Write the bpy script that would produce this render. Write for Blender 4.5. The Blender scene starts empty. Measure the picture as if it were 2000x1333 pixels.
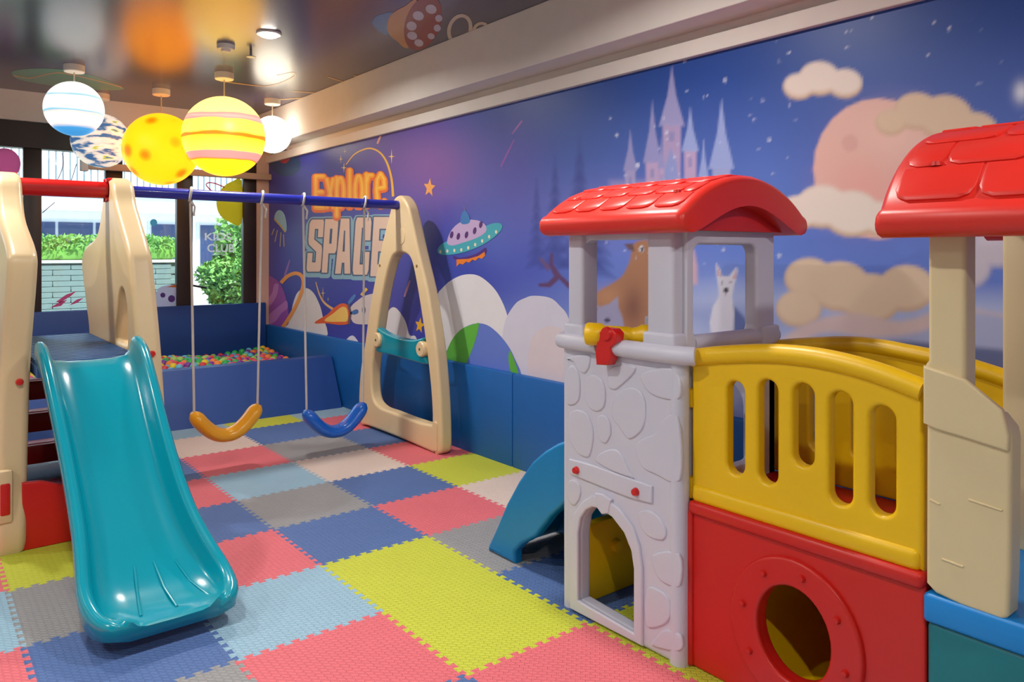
import bpy, bmesh, math, random
import numpy as np
from mathutils import Vector, Matrix
random.seed(4); RNG = np.random.default_rng(4)
SC = bpy.context.scene; COL = SC.collection

# ------------------------------------------------------------------ camera
F_PX, YAW, CAM_H, HORIZON = 1475.0, 0.67337, 1.494, 494.13
cam_d = bpy.data.cameras.new('camera'); cam = bpy.data.objects.new('camera', cam_d); COL.objects.link(cam)
cam.location = (0, 0, CAM_H); cam.rotation_euler = (math.pi/2, 0, -YAW)
cam_d.sensor_width = 36; cam_d.lens = F_PX/2000*36
cam_d.shift_y = (HORIZON-666.5)/2000; cam_d.clip_start = 0.05
SC.camera = cam

# ------------------------------------------------------------------ view, world, sun
SC.view_settings.view_transform = 'Standard'; SC.view_settings.look = 'None'
SC.view_settings.gamma = 1; SC.view_settings.use_curve_mapping = False
SC.view_settings.exposure = 0.0
world = bpy.data.worlds.new('sky'); SC.world = world; world.use_nodes = True
wn = world.node_tree.nodes; wl = world.node_tree.links
bg = wn['Background']; bg.inputs['Color'].default_value = (0.62, 0.78, 1.0, 1); bg.inputs['Strength'].default_value = 3.0
sun_d = bpy.data.lights.new('sun_offscreen', 'SUN'); sun_d.energy = 7.5; sun_d.angle = 0.02; sun_d.color = (1, 0.96, 0.9)
sun = bpy.data.objects.new('sun_offscreen', sun_d); COL.objects.link(sun)
sun.rotation_euler = (math.radians(38), 0, math.radians(20))    # from behind the building, high
DOWNLIGHT_W = 33

# ------------------------------------------------------------------ helpers
SY, CY = math.sin(YAW), math.cos(YAW)
def _ray(px, py):
    a = (px-1000)/F_PX; b = (HORIZON-py)/F_PX
    return (SY+a*CY, CY-a*SY, b)
def on_x(px, py, x):            # (y, z) on an upright plane x = const
    d = _ray(px, py); t = x/d[0]; return (d[1]*t, d[2]*t+CAM_H)
def on_y(px, py, y):            # (x, z) on an upright plane y = const
    d = _ray(px, py); t = y/d[1]; return (d[0]*t, d[2]*t+CAM_H)
def on_z(px, py, z):            # (x, y) on a level plane
    d = _ray(px, py); t = (z-CAM_H)/d[2]; return (d[0]*t, d[1]*t)
def lin(c):
    c = np.asarray(c, float)/255.0
    return np.where(c <= 0.04045, c/12.92, ((c+0.055)/1.055)**2.4)

_mats = {}
def mat(name, rgb, rough=0.45, metal=0.0, noise=0.06, nscale=6.0, bump=0.0, bscale=60.0, spec=0.5, coat=0.0, emit=0.0, trans=0.0, alpha=1.0):
    if name in _mats: return _mats[name]
    m = bpy.data.materials.new(name); m.use_nodes = True
    nt = m.node_tree; N = nt.nodes; L = nt.links; b = N['Principled BSDF']
    r, g, bl = lin(rgb)
    b.inputs['Roughness'].default_value = rough; b.inputs['Metallic'].default_value = metal
    b.inputs['Specular IOR Level'].default_value = spec
    if coat: b.inputs['Coat Weight'].default_value = coat; b.inputs['Coat Roughness'].default_value = 0.08
    if trans: b.inputs['Transmission Weight'].default_value = trans
    if alpha < 1: b.inputs['Alpha'].default_value = alpha
    tc = N.new('ShaderNodeTexCoord')
    if noise > 0:
        nz = N.new('ShaderNodeTexNoise'); nz.inputs['Scale'].default_value = nscale; nz.inputs['Detail'].default_value = 3
        L.new(tc.outputs['Object'], nz.inputs['Vector'])
        mx = N.new('ShaderNodeMix'); mx.data_type = 'RGBA'
        mx.inputs[6].default_value = (r*(1-noise), g*(1-noise), bl*(1-noise), 1)
        mx.inputs[7].default_value = (min(1, r*(1+noise)), min(1, g*(1+noise)), min(1, bl*(1+noise)), 1)
        L.new(nz.outputs['Fac'], mx.inputs[0]); L.new(mx.outputs[2], b.inputs['Base Color'])
        if emit: L.new(mx.outputs[2], b.inputs['Emission Color'])
    else:
        b.inputs['Base Color'].default_value = (r, g, bl, 1)
        if emit: b.inputs['Emission Color'].default_value = (r, g, bl, 1)
    if emit: b.inputs['Emission Strength'].default_value = emit
    if bump > 0:
        n2 = N.new('ShaderNodeTexNoise'); n2.inputs['Scale'].default_value = bscale; n2.inputs['Detail'].default_value = 2
        L.new(tc.outputs['Object'], n2.inputs['Vector'])
        bp = N.new('ShaderNodeBump'); bp.inputs['Strength'].default_value = bump; bp.inputs['Distance'].default_value = 0.002
        L.new(n2.outputs['Fac'], bp.inputs['Height']); L.new(bp.outputs['Normal'], b.inputs['Normal'])
    _mats[name] = m
    return m
def attr_mat(name, rough=0.5, spec=0.4, coat=0.0, ior=1.5):
    m = bpy.data.materials.new(name); m.use_nodes = True
    N = m.node_tree.nodes; b = N['Principled BSDF']
    a = N.new('ShaderNodeAttribute'); a.attribute_name = 'Col'
    m.node_tree.links.new(a.outputs['Color'], b.inputs['Base Color'])
    b.inputs['Roughness'].default_value = rough; b.inputs['Specular IOR Level'].default_value = spec; b.inputs['IOR'].default_value = ior
    if coat: b.inputs['Coat Weight'].default_value = coat
    return m

def wloc(o):
    v = Vector((0, 0, 0))
    while o is not None: v += o.location; o = o.parent
    return v
def finish(me, smooth=True, angle=38):
    if smooth and len(me.polygons):
        me.polygons.foreach_set('use_smooth', [True]*len(me.polygons))
        me.set_sharp_from_angle(angle=math.radians(angle))
    me.update()
def tag(o, label=None, cat=None, group=None, kind=None):
    if label: o['label'] = label
    if cat: o['category'] = cat
    if group: o['group'] = group
    if kind: o['kind'] = kind
    return o
def obj(name, me, m, parent=None, label=None, smooth=True, angle=38):
    """mesh given in world coordinates -> one object; a top-level one gets its origin at its base"""
    if isinstance(m, bpy.types.Material): me.materials.append(m)
    finish(me, smooth, angle)
    o = bpy.data.objects.new(name, me); COL.objects.link(o)
    if parent is not None:
        me.transform(Matrix.Translation(-wloc(parent))); o.parent = parent
    else:
        n = len(me.vertices)
        if n:
            co = np.empty(n*3); me.vertices.foreach_get('co', co); co = co.reshape(-1, 3)
            b = Vector(((co[:,0].min()+co[:,0].max())/2, (co[:,1].min()+co[:,1].max())/2, co[:,2].min()))
            me.transform(Matrix.Translation(-b)); o.location = b
    if me.get('wn'):
        wm = o.modifiers.new('weighted_normal', 'WEIGHTED_NORMAL'); wm.keep_sharp = True; wm.weight = 90
    if label: o['label'] = label
    return o
def thing(name, label, cat, loc, group=None):
    o = bpy.data.objects.new(name, None); COL.objects.link(o); o.location = loc
    o.empty_display_size = 0.1
    return tag(o, label, cat, group)
def struct(name, me, m, parent=None, smooth=False):
    o = obj(name, me, m, parent, smooth=smooth)
    if parent is None: o['kind'] = 'structure'
    return o

def from_pd(v, f):
    me = bpy.data.meshes.new('m'); me.from_pydata([tuple(p) for p in v], [], [tuple(q) for q in f]); me.update(); return me
def join(*meshes):
    bm = bmesh.new()
    for m in meshes: bm.from_mesh(m)
    me = bpy.data.meshes.new('m'); bm.to_mesh(me); bm.free(); return me
def box(x0, x1, y0, y1, z0, z1, r=0.0, seg=2):
    bm = bmesh.new()
    bmesh.ops.create_cube(bm, size=1)
    bmesh.ops.scale(bm, vec=(x1-x0, y1-y0, z1-z0), verts=bm.verts)
    bmesh.ops.translate(bm, vec=((x0+x1)/2, (y0+y1)/2, (z0+z1)/2), verts=bm.verts)
    if r > 0:
        r = min(r, 0.49*min(abs(x1-x0), abs(y1-y0), abs(z1-z0)))
        bmesh.ops.bevel(bm, geom=bm.edges[:], offset=r, segments=seg, profile=0.5, affect='EDGES')
    bmesh.ops.recalc_face_normals(bm, faces=bm.faces[:])
    me = bpy.data.meshes.new('m'); bm.to_mesh(me); bm.free(); return me
def tube(path, rad, n=12, closed=False, cap=True, squash=None):
    """tube along a polyline; rad a number or a list; squash=(a,b) scales the two frame axes"""
    P = [Vector(p) for p in path]; K = len(P)
    R = rad if isinstance(rad, (list, tuple)) else [rad]*K
    T = []
    for i in range(K):
        if closed: t = P[(i+1) % K]-P[i-1]
        else: t = P[min(i+1, K-1)]-P[max(i-1, 0)]
        T.append(t.normalized())
    up = Vector((0, 0, 1)) if abs(T[0].z) < 0.9 else Vector((0, 1, 0))
    nrm = (up-T[0]*up.dot(T[0])).normalized()
    v, f = [], []
    for i in range(K):
        nrm = (nrm-T[i]*nrm.dot(T[i])).normalized(); bn = T[i].cross(nrm)
        for k in range(n):
            a = 2*math.pi*k/n
            sa, sb = squash if squash else (1, 1)
            v.append(P[i]+nrm*(math.cos(a)*R[i]*sa)+bn*(math.sin(a)*R[i]*sb))
    for i in range(K if closed else K-1):
        j = (i+1) % K
        for k in range(n):
            l = (k+1) % n; f.append((i*n+k, i*n+l, j*n+l, j*n+k))
    if cap and not closed:
        f.append(tuple(range(n-1, -1, -1))); f.append(tuple((K-1)*n+k for k in range(n)))
    me = from_pd(v, f)
    bm = bmesh.new(); bm.from_mesh(me); bmesh.ops.recalc_face_normals(bm, faces=bm.faces[:]); bm.to_mesh(me); bm.free()
    return me
def lathe(prof, c, n=24, axis='z'):
    """profile [(r, h)...] spun about an axis through c"""
    v, f = [], []
    for r, hh in prof:
        for k in range(n):
            a = 2*math.pi*k/n; p, q = r*math.cos(a), r*math.sin(a)
            v.append({'z': (c[0]+p, c[1]+q, c[2]+hh), 'x': (c[0]+hh, c[1]+p, c[2]+q), 'y': (c[0]+p, c[1]+hh, c[2]+q)}[axis])
    K = len(prof)
    for i in range(K-1):
        for k in range(n):
            l = (k+1) % n; f.append((i*n+k, i*n+l, (i+1)*n+l, (i+1)*n+k))
    f.append(tuple(range(n-1, -1, -1))); f.append(tuple((K-1)*n+k for k in range(n)))
    me = from_pd(v, f)
    bm = bmesh.new(); bm.from_mesh(me); bmesh.ops.remove_doubles(bm, verts=bm.verts[:], dist=1e-5)
    bmesh.ops.recalc_face_normals(bm, faces=bm.faces[:]); bm.to_mesh(me); bm.free()
    return me
def spline(pts, per=6, closed=True):
    """Catmull-Rom through 2-D points"""
    n = len(pts); out = []
    rng = range(n) if closed else range(n-1)
    for i in rng:
        g = lambda k: np.array(pts[k % n] if closed else pts[min(max(k, 0), n-1)], float)
        p0, p1, p2, p3 = g(i-1), g(i), g(i+1), g(i+2)
        for s in range(per):
            t = s/per
            out.append(tuple(0.5*((2*p1)+(-p0+p2)*t+(2*p0-5*p1+4*p2-p3)*t*t+(-p0+3*p1-3*p2+p3)*t**3)))
    if not closed: out.append(tuple(pts[-1]))
    return out
def rrect(x0, x1, y0, y1, r, k=5):
    out = []
    for cx, cy, a0 in ((x1-r, y1-r, 0), (x0+r, y1-r, 90), (x0+r, y0+r, 180), (x1-r, y0+r, 270)):
        for i in range(k+1):
            a = math.radians(a0+90*i/k); out.append((cx+r*math.cos(a), cy+r*math.sin(a)))
    return out
def ell(cx, cy, rx, ry, n=28, rot=0):
    c, s = math.cos(rot), math.sin(rot); o = []
    for k in range(n):
        a = 2*math.pi*k/n; p, q = rx*math.cos(a), ry*math.sin(a); o.append((cx+p*c-q*s, cy+p*s+q*c))
    return o
def plate(outline, holes=(), depth=0.05, bevel=0.006, axis='x', at=0.0, res=2):
    """flat moulded plate with rounded rims: outline is (y,z) for axis x, (x,z) for axis y, (x,y) for axis z;
    the plate is centred on at"""
    cu = bpy.data.curves.new('c', 'CURVE'); cu.dimensions = '2D'; cu.fill_mode = 'BOTH'
    cu.extrude = max(depth/2-bevel, 0.0002); cu.bevel_depth = bevel; cu.bevel_resolution = res; cu.offset = -bevel
    for poly in [outline]+list(holes):
        sp = cu.splines.new('POLY'); sp.points.add(len(poly)-1)
        for q, p in zip(sp.points, poly): q.co = (p[0], p[1], 0, 1)
        sp.use_cyclic_u = True
    o = bpy.data.objects.new('tmp', cu)
    me = bpy.data.meshes.new_from_object(o)
    bpy.data.objects.remove(o); bpy.data.curves.remove(cu); me.materials.clear()
    bm = bmesh.new(); bm.from_mesh(me); bmesh.ops.remove_doubles(bm, verts=bm.verts[:], dist=2e-5); bm.to_mesh(me); bm.free()
    if axis == 'x': M = Matrix(((0, 0, 1, at), (1, 0, 0, 0), (0, 1, 0, 0), (0, 0, 0, 1)))
    elif axis == 'y': M = Matrix(((1, 0, 0, 0), (0, 0, -1, at), (0, 1, 0, 0), (0, 0, 0, 1)))
    else: M = Matrix.Translation((0, 0, at))
    me.transform(M); me['wn'] = 1; return me
def text_mesh(s, width, height, offset=0.0, spacing=1.0):
    """lettering as a flat filled mesh in the xy plane, fitted into width x height, origin bottom left"""
    cu = bpy.data.curves.new('t', 'FONT'); cu.body = s; cu.fill_mode = 'FRONT'; cu.offset = offset; cu.space_character = spacing
    cu.resolution_u = 4
    o = bpy.data.objects.new('tmp', cu)
    me = bpy.data.meshes.new_from_object(o)
    bpy.data.objects.remove(o); bpy.data.curves.remove(cu); me.materials.clear()
    return me
def fit(me, ref, width, height):
    co = np.empty(len(me.vertices)*3); me.vertices.foreach_get('co', co); co = co.reshape(-1, 3)
    x0, x1, y0, y1 = ref
    co[:, 0] = (co[:, 0]-x0)/(x1-x0)*width; co[:, 1] = (co[:, 1]-y0)/(y1-y0)*height
    me.vertices.foreach_set('co', co.ravel()); me.update()
def bounds2(me):
    co = np.empty(len(me.vertices)*3); me.vertices.foreach_get('co', co); co = co.reshape(-1, 3)
    return co[:,0].min(), co[:,0].max(), co[:,1].min(), co[:,1].max()

# ------------------------------------------------------------------ room sizes
WX = 3.335          # right wall
BY = 8.84           # back wall
CZ = 3.08           # ceiling
LX, NY = -3.2, -2.6  # left wall, wall behind the camera
PAD_Z = 0.65

# materials of the room
M_WHITE = mat('white_paint', (226, 220, 214), 0.7, bump=0.05)
M_BROWN = mat('dark_brown_aluminium', (46, 36, 33), 0.4)
M_GLASS = mat('window_glass', (235, 245, 245), 0.02, noise=0, trans=1.0, spec=0.3)
M_FLOOR = mat('grey_screed', (92, 92, 95), 0.7)
M_PADB = mat('blue_vinyl', (8, 92, 168), 0.5, bump=0.1, bscale=25)
M_PADN = mat('navy_vinyl', (22, 66, 140), 0.48, bump=0.1, bscale=25)

struct('floor', box(LX, WX, NY, BY, -0.10, -0.012), M_FLOOR)
struct('wall_left', box(LX-0.1, LX, NY, BY, -0.1, CZ), M_WHITE)
struct('wall_near', box(LX-0.1, WX+0.1, NY-0.1, NY, -0.1, CZ), M_WHITE)

# ---------------------------------------------------------------- painting tools (flat print)
def sdf_poly(U, V, poly):
    """signed distance in picture units, negative inside"""
    P = np.array(poly, float); n = len(P)
    d = np.full(U.shape, 1e9); inside = np.zeros(U.shape, bool)
    for i in range(n):
        a, b = P[i], P[(i+1) % n]; e = b-a; L2 = max((e**2).sum(), 1e-9)
        t = np.clip(((U-a[0])*e[0]+(V-a[1])*e[1])/L2, 0, 1)
        d = np.minimum(d, np.hypot(U-a[0]-t*e[0], V-a[1]-t*e[1]))
        c = ((a[1] > V) != (b[1] > V))
        if a[1] != b[1]: inside ^= c & (U < (b[0]-a[0])*(V-a[1])/(b[1]-a[1])+a[0])
    return np.where(inside, -d, d)
class Paint:
    def __init__(s, U, V, ok): s.U, s.V, s.ok = U, V, ok; s.C = np.zeros(U.shape+(3,))
    def fill(s, c): s.C[:] = lin(c)
    def mix(s, m, c): s.C += (lin(c)-s.C)*(m*s.ok)[..., None]
    def glow(s, cx, cy, rx, ry, c, a=1.0):
        s.mix(a*np.exp(-(((s.U-cx)/rx)**2+((s.V-cy)/ry)**2)), c)
    def poly(s, p, c, soft=3.0, a=1.0):
        x0, x1 = min(q[0] for q in p)-3*soft, max(q[0] for q in p)+3*soft
        y0, y1 = min(q[1] for q in p)-3*soft, max(q[1] for q in p)+3*soft
        w = (s.U > x0) & (s.U < x1) & (s.V > y0) & (s.V < y1) & (s.ok > 0)
        if not w.any(): return
        d = sdf_poly(s.U[w], s.V[w], p); m = np.zeros(s.U.shape); m[w] = a*np.clip(0.5-d/(2*soft), 0, 1)
        s.mix(m, c)
    def ell(s, cx, cy, rx, ry, c, soft=3.0, a=1.0, rot=0): s.poly(ell(cx, cy, rx, ry, 24, rot), c, soft, a)
def colour_mesh(verts, nu, nv, cols):
    idx = np.arange(nu*nv).reshape(nu, nv)
    f = np.stack([idx[:-1, :-1], idx[1:, :-1], idx[1:, 1:], idx[:-1, 1:]], -1).reshape(-1, 4)
    me = bpy.data.meshes.new('m')
    me.vertices.add(nu*nv); me.vertices.foreach_set('co', verts.reshape(-1))
    me.loops.add(f.size); me.loops.foreach_set('vertex_index', f.reshape(-1).astype(np.int32))
    me.polygons.add(len(f)); me.polygons.foreach_set('loop_start', np.arange(0, f.size, 4, dtype=np.int32))
    me.update(calc_edges=True); me.validate()
    at = me.color_attributes.new('Col', 'FLOAT_COLOR', 'POINT')
    at.data.foreach_set('color', np.concatenate([cols.reshape(-1, 3), np.ones((nu*nv, 1))], 1).astype(np.float32).reshape(-1))
    return me
def to_px(x, y, z):
    d = x*SY+y*CY; ok = d > 0.3; d = np.where(ok, d, 0.3)
    return 1000+F_PX*(x*CY-y*SY)/d, HORIZON+F_PX*(CAM_H-z)/d, ok.astype(float)

# ---------------------------------------------------------------- right wall and its mural
wall_right = struct('wall_right', box(WX+0.004, WX+0.14, NY, BY+0.1, -0.1, CZ), M_WHITE)
def paint_mural():
    ys = np.concatenate([np.linspace(BY, 4.7, 290), np.linspace(4.7, NY, 620)[1:]]); zs = np.linspace(PAD_Z-0.03, 2.56, 165)
    Y, Zz = np.meshgrid(ys, zs, indexing='ij')
    U, V, ok = to_px(np.full_like(Y, WX), Y, Zz)
    U = np.where(ok > 0, np.clip(U, -500, 3200), 3200); p = Paint(U, V, ok)
    p.fill((66, 72, 172))
    tt = np.clip((Y-4.3)/0.9, 0, 1)                                 # 1 = space half, 0 = winter half
    zt = np.clip((Zz-0.7)/1.8, 0, 1)
    p.mix((1-tt)*1.0, (96, 122, 206)); p.mix((1-tt)*np.clip((zt-0.45)/0.5, 0, 1)*0.95, (36, 74, 156))
    p.mix((1-tt)*np.clip((0.36-zt)/0.3, 0, 1)*0.8, (150, 160, 214))
    # space half
    p.glow(850, 330, 95, 90, (120, 84, 158), 0.85); p.glow(700, 500, 110, 60, (72, 72, 176), 0.6)
    p.glow(930, 560, 110, 80, (52, 62, 172), 0.8); p.glow(780, 560, 60, 90, (86, 78, 166), 0.6)
    p.glow(560, 500, 50, 60, (84, 96, 190), 0.6); p.glow(1010, 360, 60, 140, (98, 84, 176), 0.55)
    p.glow(1050, 500, 70, 80, (70, 78, 186), 0.6)
    # snow haze and ground of the winter half
    p.glow(1180, 420, 150, 70, (126, 128, 206), 0.6); p.glow(1420, 560, 150, 50, (140, 160, 220), 0.6)
    p.glow(1500, 420, 90, 120, (92, 128, 210), 0.6)
    p.poly([(1300, 572), (1420, 558), (1560, 570), (1700, 560), (1900, 575), (2300, 590), (2300, 800), (1000, 800), (1100, 640)], (176, 186, 222), 26, 0.8)
    p.poly([(1300, 600), (1480, 592), (1600, 602), (1600, 640), (1400, 650)], (128, 142, 200), 14, 0.5)
    # fir trees
    for cx, top, bot, w in ((1132, 268, 520, 46), (1084, 306, 520, 30), (1168, 372, 540, 34), (1048, 350, 520, 20)):
        for k in range(7):
            t0 = top+(bot-top)*k/7.5; t1 = top+(bot-top)*(k+1.7)/7.5; ww = w*(k+1.2)/7
            p.poly([(cx, t0), (cx+ww, t1), (cx, t1-6), (cx-ww, t1)], (54, 66, 142), 5, 0.5)
    # fairy-tale towers, generic
    def tower(cx, tip, base, bot, w, roof, body):
        p.poly([(cx-w*0.72, base-4), (cx+w*0.72, base-4), (cx+w*0.66, bot), (cx-w*0.66, bot)], body, 2.5, 0.9)
        p.poly([(cx, tip), (cx+w*0.34, (tip+base)/2), (cx+w, base), (cx-w, base), (cx-w*0.34, (tip+base)/2)], roof, 2, 0.95)
        p.poly([(cx-w*0.2, base+12), (cx+w*0.2, base+12), (cx+w*0.2, base+30), (cx-w*0.2, base+30)], (120, 128, 186), 2, 0.6)
    lav, pk, ltb = (150, 150, 204), (190, 164, 202), (152, 168, 222)
    p.poly([(1190, 352), (1430, 352), (1430, 400), (1190, 400)], (158, 150, 204), 6, 0.7)
    tower(1312, 128, 246, 400, 25, (158, 156, 206), (178, 158, 200)); tower(1274, 196, 318, 400, 18, lav, pk)
    tower(1348, 208, 296, 400, 17, ltb, pk); tower(1409, 192, 330, 400, 25, ltb, (160, 168, 216))
    tower(1231, 254, 334, 400, 14, lav, (170, 160, 206)); tower(1374, 274, 346, 400, 10, ltb, lav); tower(1292, 270, 330, 400, 8, lav, pk)
    p.poly([(1310, 290), (1322, 320), (1326, 400), (1290, 400), (1298, 330)], (124, 150, 214), 3, 0.7)
    # archway behind the small white doe, brown deer, dark fawn, doe
    p.poly([(1345, 482), (1356, 490), (1362, 520), (1362, 556), (1345, 556)], (214, 172, 176), 4, 0.8)
    deer = spline([(1146, 650), (1150, 605), (1164, 574), (1190, 557), (1214, 540), (1229, 512), (1233, 492), (1240, 474), (1268, 470), (1282, 510), (1276, 560), (1284, 610), (1270, 655), (1200, 668)], 3)
    p.poly(deer, (164, 118, 92), 2.5); p.glow(1236, 600, 22, 40, (112, 74, 70), 0.7); p.glow(1186, 580, 26, 20, (190, 142, 108), 0.5)
    p.poly([(1219, 477), (1236, 476), (1240, 492), (1228, 488)], (108, 80, 82), 2); p.ell(1253, 487, 5, 6, (230, 230, 240), 1.2); p.ell(1254, 487, 3.4, 4.4, (40, 50, 80), 1)
    p.poly([(1112, 566), (1092, 546), (1074, 562), (1052, 560), (1052, 554), (1070, 552), (1082, 540), (1072, 518), (1076, 494), (1081, 496), (1080, 516), (1096, 538), (1116, 556)], (96, 66, 112), 1.6)
    p.poly([(1070, 530), (1052, 506), (1056, 502), (1076, 524)], (110, 84, 130), 1.5)
    fawn = [(1142, 576), (1158, 584), (1170, 600), (1190, 594), (1206, 580), (1208, 602), (1216, 622), (1222, 660), (1140, 664)]
    p.poly(fawn, (150, 148, 182), 2.5); p.poly([(1144, 580), (1158, 590), (1166, 606), (1152, 620)], (92, 80, 112), 3, 0.8); p.ell(1186, 626, 6, 4, (60, 56, 84), 1.5)
    doe = [(1398, 514), (1407, 528), (1410, 540), (1424, 540), (1436, 524), (1441, 526), (1438, 544), (1434, 556), (1430, 580), (1436, 612), (1466, 640), (1474, 662), (1390, 664), (1386, 630), (1392, 600), (1404, 580), (1403, 560), (1400, 540)]
    p.poly([(1432, 596), (1452, 618), (1472, 650), (1474, 664), (1430, 664)], (92, 106, 160), 3); p.poly([(1398, 514), (1407, 528), (1410, 540), (1424, 540), (1436, 524), (1441, 526), (1438, 544), (1434, 556), (1430, 580), (1434, 612), (1432, 664), (1390, 664), (1386, 630), (1392, 600), (1404, 580), (1403, 560), (1400, 540)], (208, 206, 222), 2)
    p.poly([(1400, 520), (1408, 536), (1406, 542), (1402, 538)], (196, 160, 168), 1.5); p.poly([(1437, 528), (1438, 544), (1430, 546)], (196, 160, 168), 1.5)
    p.ell(1418, 567, 5, 4, (40, 38, 50), 1.2); p.ell(1411, 553, 2.2, 2.2, (60, 70, 100), 1); p.ell(1427, 553, 2.2, 2.2, (60, 70, 100), 1); p.ell(1418, 575, 2.5, 2, (110, 70, 80), 1)
    # plain stand-in on this stretch: a rosy moon among gold and cream clouds over snowy hills
    gold, gold2, pale = (216, 192, 168), (202, 172, 146), (228, 216, 208)
    p.ell(1716, 330, 128, 138, (222, 180, 172), 3); p.glow(1690, 370, 70, 60, (228, 156, 152), 0.5); p.glow(1750, 260, 70, 50, (232, 196, 186), 0.6)
    for cx, cy, rx in ((1660, 280, 16), (1770, 380, 22), (1730, 240, 12), (1700, 420, 14)): p.ell(cx, cy, rx, rx*1.05, (206, 158, 154), 3, 0.6)
    def puff(rows, c, c2):
        for cx, cy, r in rows: p.ell(cx, cy+5, r, r*0.8, c2, 4)
        for cx, cy, r in rows: p.ell(cx, cy, r*0.94, r*0.74, c, 5)
    puff([(1790, 214, 44), (1846, 226, 54), (1904, 252, 44), (1740, 236, 30)], gold, gold2); puff([(1560, 166, 30), (1600, 150, 40), (1650, 160, 34)], pale, gold2)
    puff([(1560, 412, 40), (1606, 400, 52), (1664, 414, 56), (1720, 424, 40)], pale, gold2)
    puff([(1580, 540, 48), (1640, 556, 60), (1560, 600, 44), (1700, 580, 60), (1770, 560, 56)], gold, gold2)
    puff([(1860, 360, 44), (1900, 430, 50), (1880, 520, 56), (1950, 480, 50)], (196, 188, 206), (160, 160, 196))
    p.poly(spline([(1500, 700), (1560, 640), (1660, 612), (1760, 628), (1860, 600), (1980, 616), (2100, 600), (2100, 780), (1500, 780)], 4), (206, 184, 186), 6)
    p.poly(spline([(1500, 720), (1600, 652), (1700, 660), (1800, 648), (1900, 610), (2050, 640), (2200, 640), (2200, 780), (1500, 780)], 4), (164, 170, 208), 6)
    p.poly(spline([(1640, 700), (1740, 668), (1860, 676), (1980, 690), (2000, 740), (1640, 740)], 4), (66, 76, 124), 6, 0.8)
    # painted hill shading
    # snow
    rs = np.random.default_rng(11)
    for k in range(150):
        x = rs.uniform(1160, 2150); y = rs.uniform(20, 560)
        if 1560 < x < 1900 and y > 110: continue
        r = rs.choice([1.6, 2.2, 3.0, 4.2], p=[.45, .3, .17, .08]); p.ell(x, y, r, r*1.15, (206, 212, 238), 1.4, rs.uniform(0.45, 0.95))
    p.glow(1995, 180, 14, 20, (226, 232, 246), 0.9)
    verts = np.stack([np.full_like(Y, WX), Y, Zz], -1)
    return colour_mesh(verts, len(ys), len(zs), p.C)
mural = obj('mural_print', paint_mural(), attr_mat('mural_vinyl', 0.42, 0.35), wall_right, 'blue wall mural, outer space on one half and a snowy castle on the other')

_dm = {}
def dmat(rgb, rough=0.42):
    k = (tuple(rgb), rough)
    if k not in _dm: _dm[k] = mat('print_%02x%02x%02x_%d' % (rgb[0], rgb[1], rgb[2], int(rough*100)), rgb, rough, noise=0.04, nscale=9, spec=0.35)
    return _dm[k]
def wall_print(name, px, rgb, layer=1, parent=None):
    x = WX-0.0007*layer
    me = from_pd([(x,)+on_x(u, v, WX) for u, v in px], [tuple(range(len(px)))])
    return obj(name, me, dmat(rgb), parent or mural, smooth=False)
def strip(px, w):
    """a band of changing width along a picture polyline"""
    L, R = [], []
    for i, (u, v) in enumerate(px):
        a = px[max(i-1, 0)]; b = px[min(i+1, len(px)-1)]; t = (b[0]-a[0], b[1]-a[1]); n = math.hypot(*t) or 1
        ww = w[i] if isinstance(w, (list, tuple)) else w
        L.append((u-t[1]/n*ww/2, v+t[0]/n*ww/2)); R.append((u+t[1]/n*ww/2, v-t[0]/n*ww/2))
    return L+R[::-1]
def sparkle(u, v, a, b, rgb, layer=2):
    q = 0.16*a
    wall_print('sparkle_print', [(u, v-b), (u+q, v-q), (u+a, v), (u+q, v+q), (u, v+b), (u-q, v+q), (u-a, v), (u-q, v-q)], rgb, layer)
def star(u, v, r, rgb, rot=0, sx=0.8):
    wall_print('star_print', [(u+sx*(r if k % 2 == 0 else r*0.45)*math.sin(rot+k*math.pi/5), v-(r if k % 2 == 0 else r*0.45)*math.cos(rot+k*math.pi/5)) for k in range(10)], rgb, 2)
CLOUD = (222, 220, 226)
# pale moon hills standing on the pad
wall_print('cloud_print', spline([(848, 700), (850, 592), (869, 558), (894, 541), (916, 536), (937, 540), (960, 558), (976, 580), (990, 613), (1000, 660), (1012, 735), (930, 722)], 4), CLOUD, 1)
wall_print('cloud_print', spline([(985, 726), (984, 640), (1005, 596), (1027, 582), (1044, 578), (1074, 582), (1093, 597), (1112, 625), (1124, 700), (1120, 760), (1050, 745)], 4), (206, 204, 222), 2)
wall_print('cloud_print', spline([(1040, 745), (1032, 700), (1040, 660), (1062, 640), (1090, 640), (1112, 665), (1122, 755)], 4), (212, 200, 208), 3)
earth = wall_print('earth_print', spline([(866, 710), (875, 682), (886, 660), (904, 642), (931, 632), (957, 638), (986, 666), (1005, 699), (1015, 738), (940, 722)], 4), (98, 122, 204), 4)
wall_print('green_land_print', spline([(867, 708), (875, 682), (886, 660), (904, 642), (931, 632), (936, 634), (930, 662), (920, 690), (908, 714), (890, 713)], 4), (96, 176, 66), 5)
wall_print('green_land_print', spline([(996, 686), (1003, 698), (1014, 734), (1000, 730), (994, 705)], 4), (96, 176, 66), 5)
wall_print('cloud_print', spline([(556, 646), (568, 617), (572, 595), (581, 572), (597, 563), (612, 572), (624, 595), (630, 617), (636, 660)], 4), (226, 228, 232), 1)
wall_print('cloud_print', spline([(752, 680), (756, 620), (764, 602), (776, 604), (792, 628), (800, 655), (812, 658), (816, 690)], 4), CLOUD, 1)
wall_print('cloud_print', spline([(676, 670), (680, 660), (690, 656), (700, 668), (704, 676)], 3), (226, 226, 232), 1)
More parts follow.
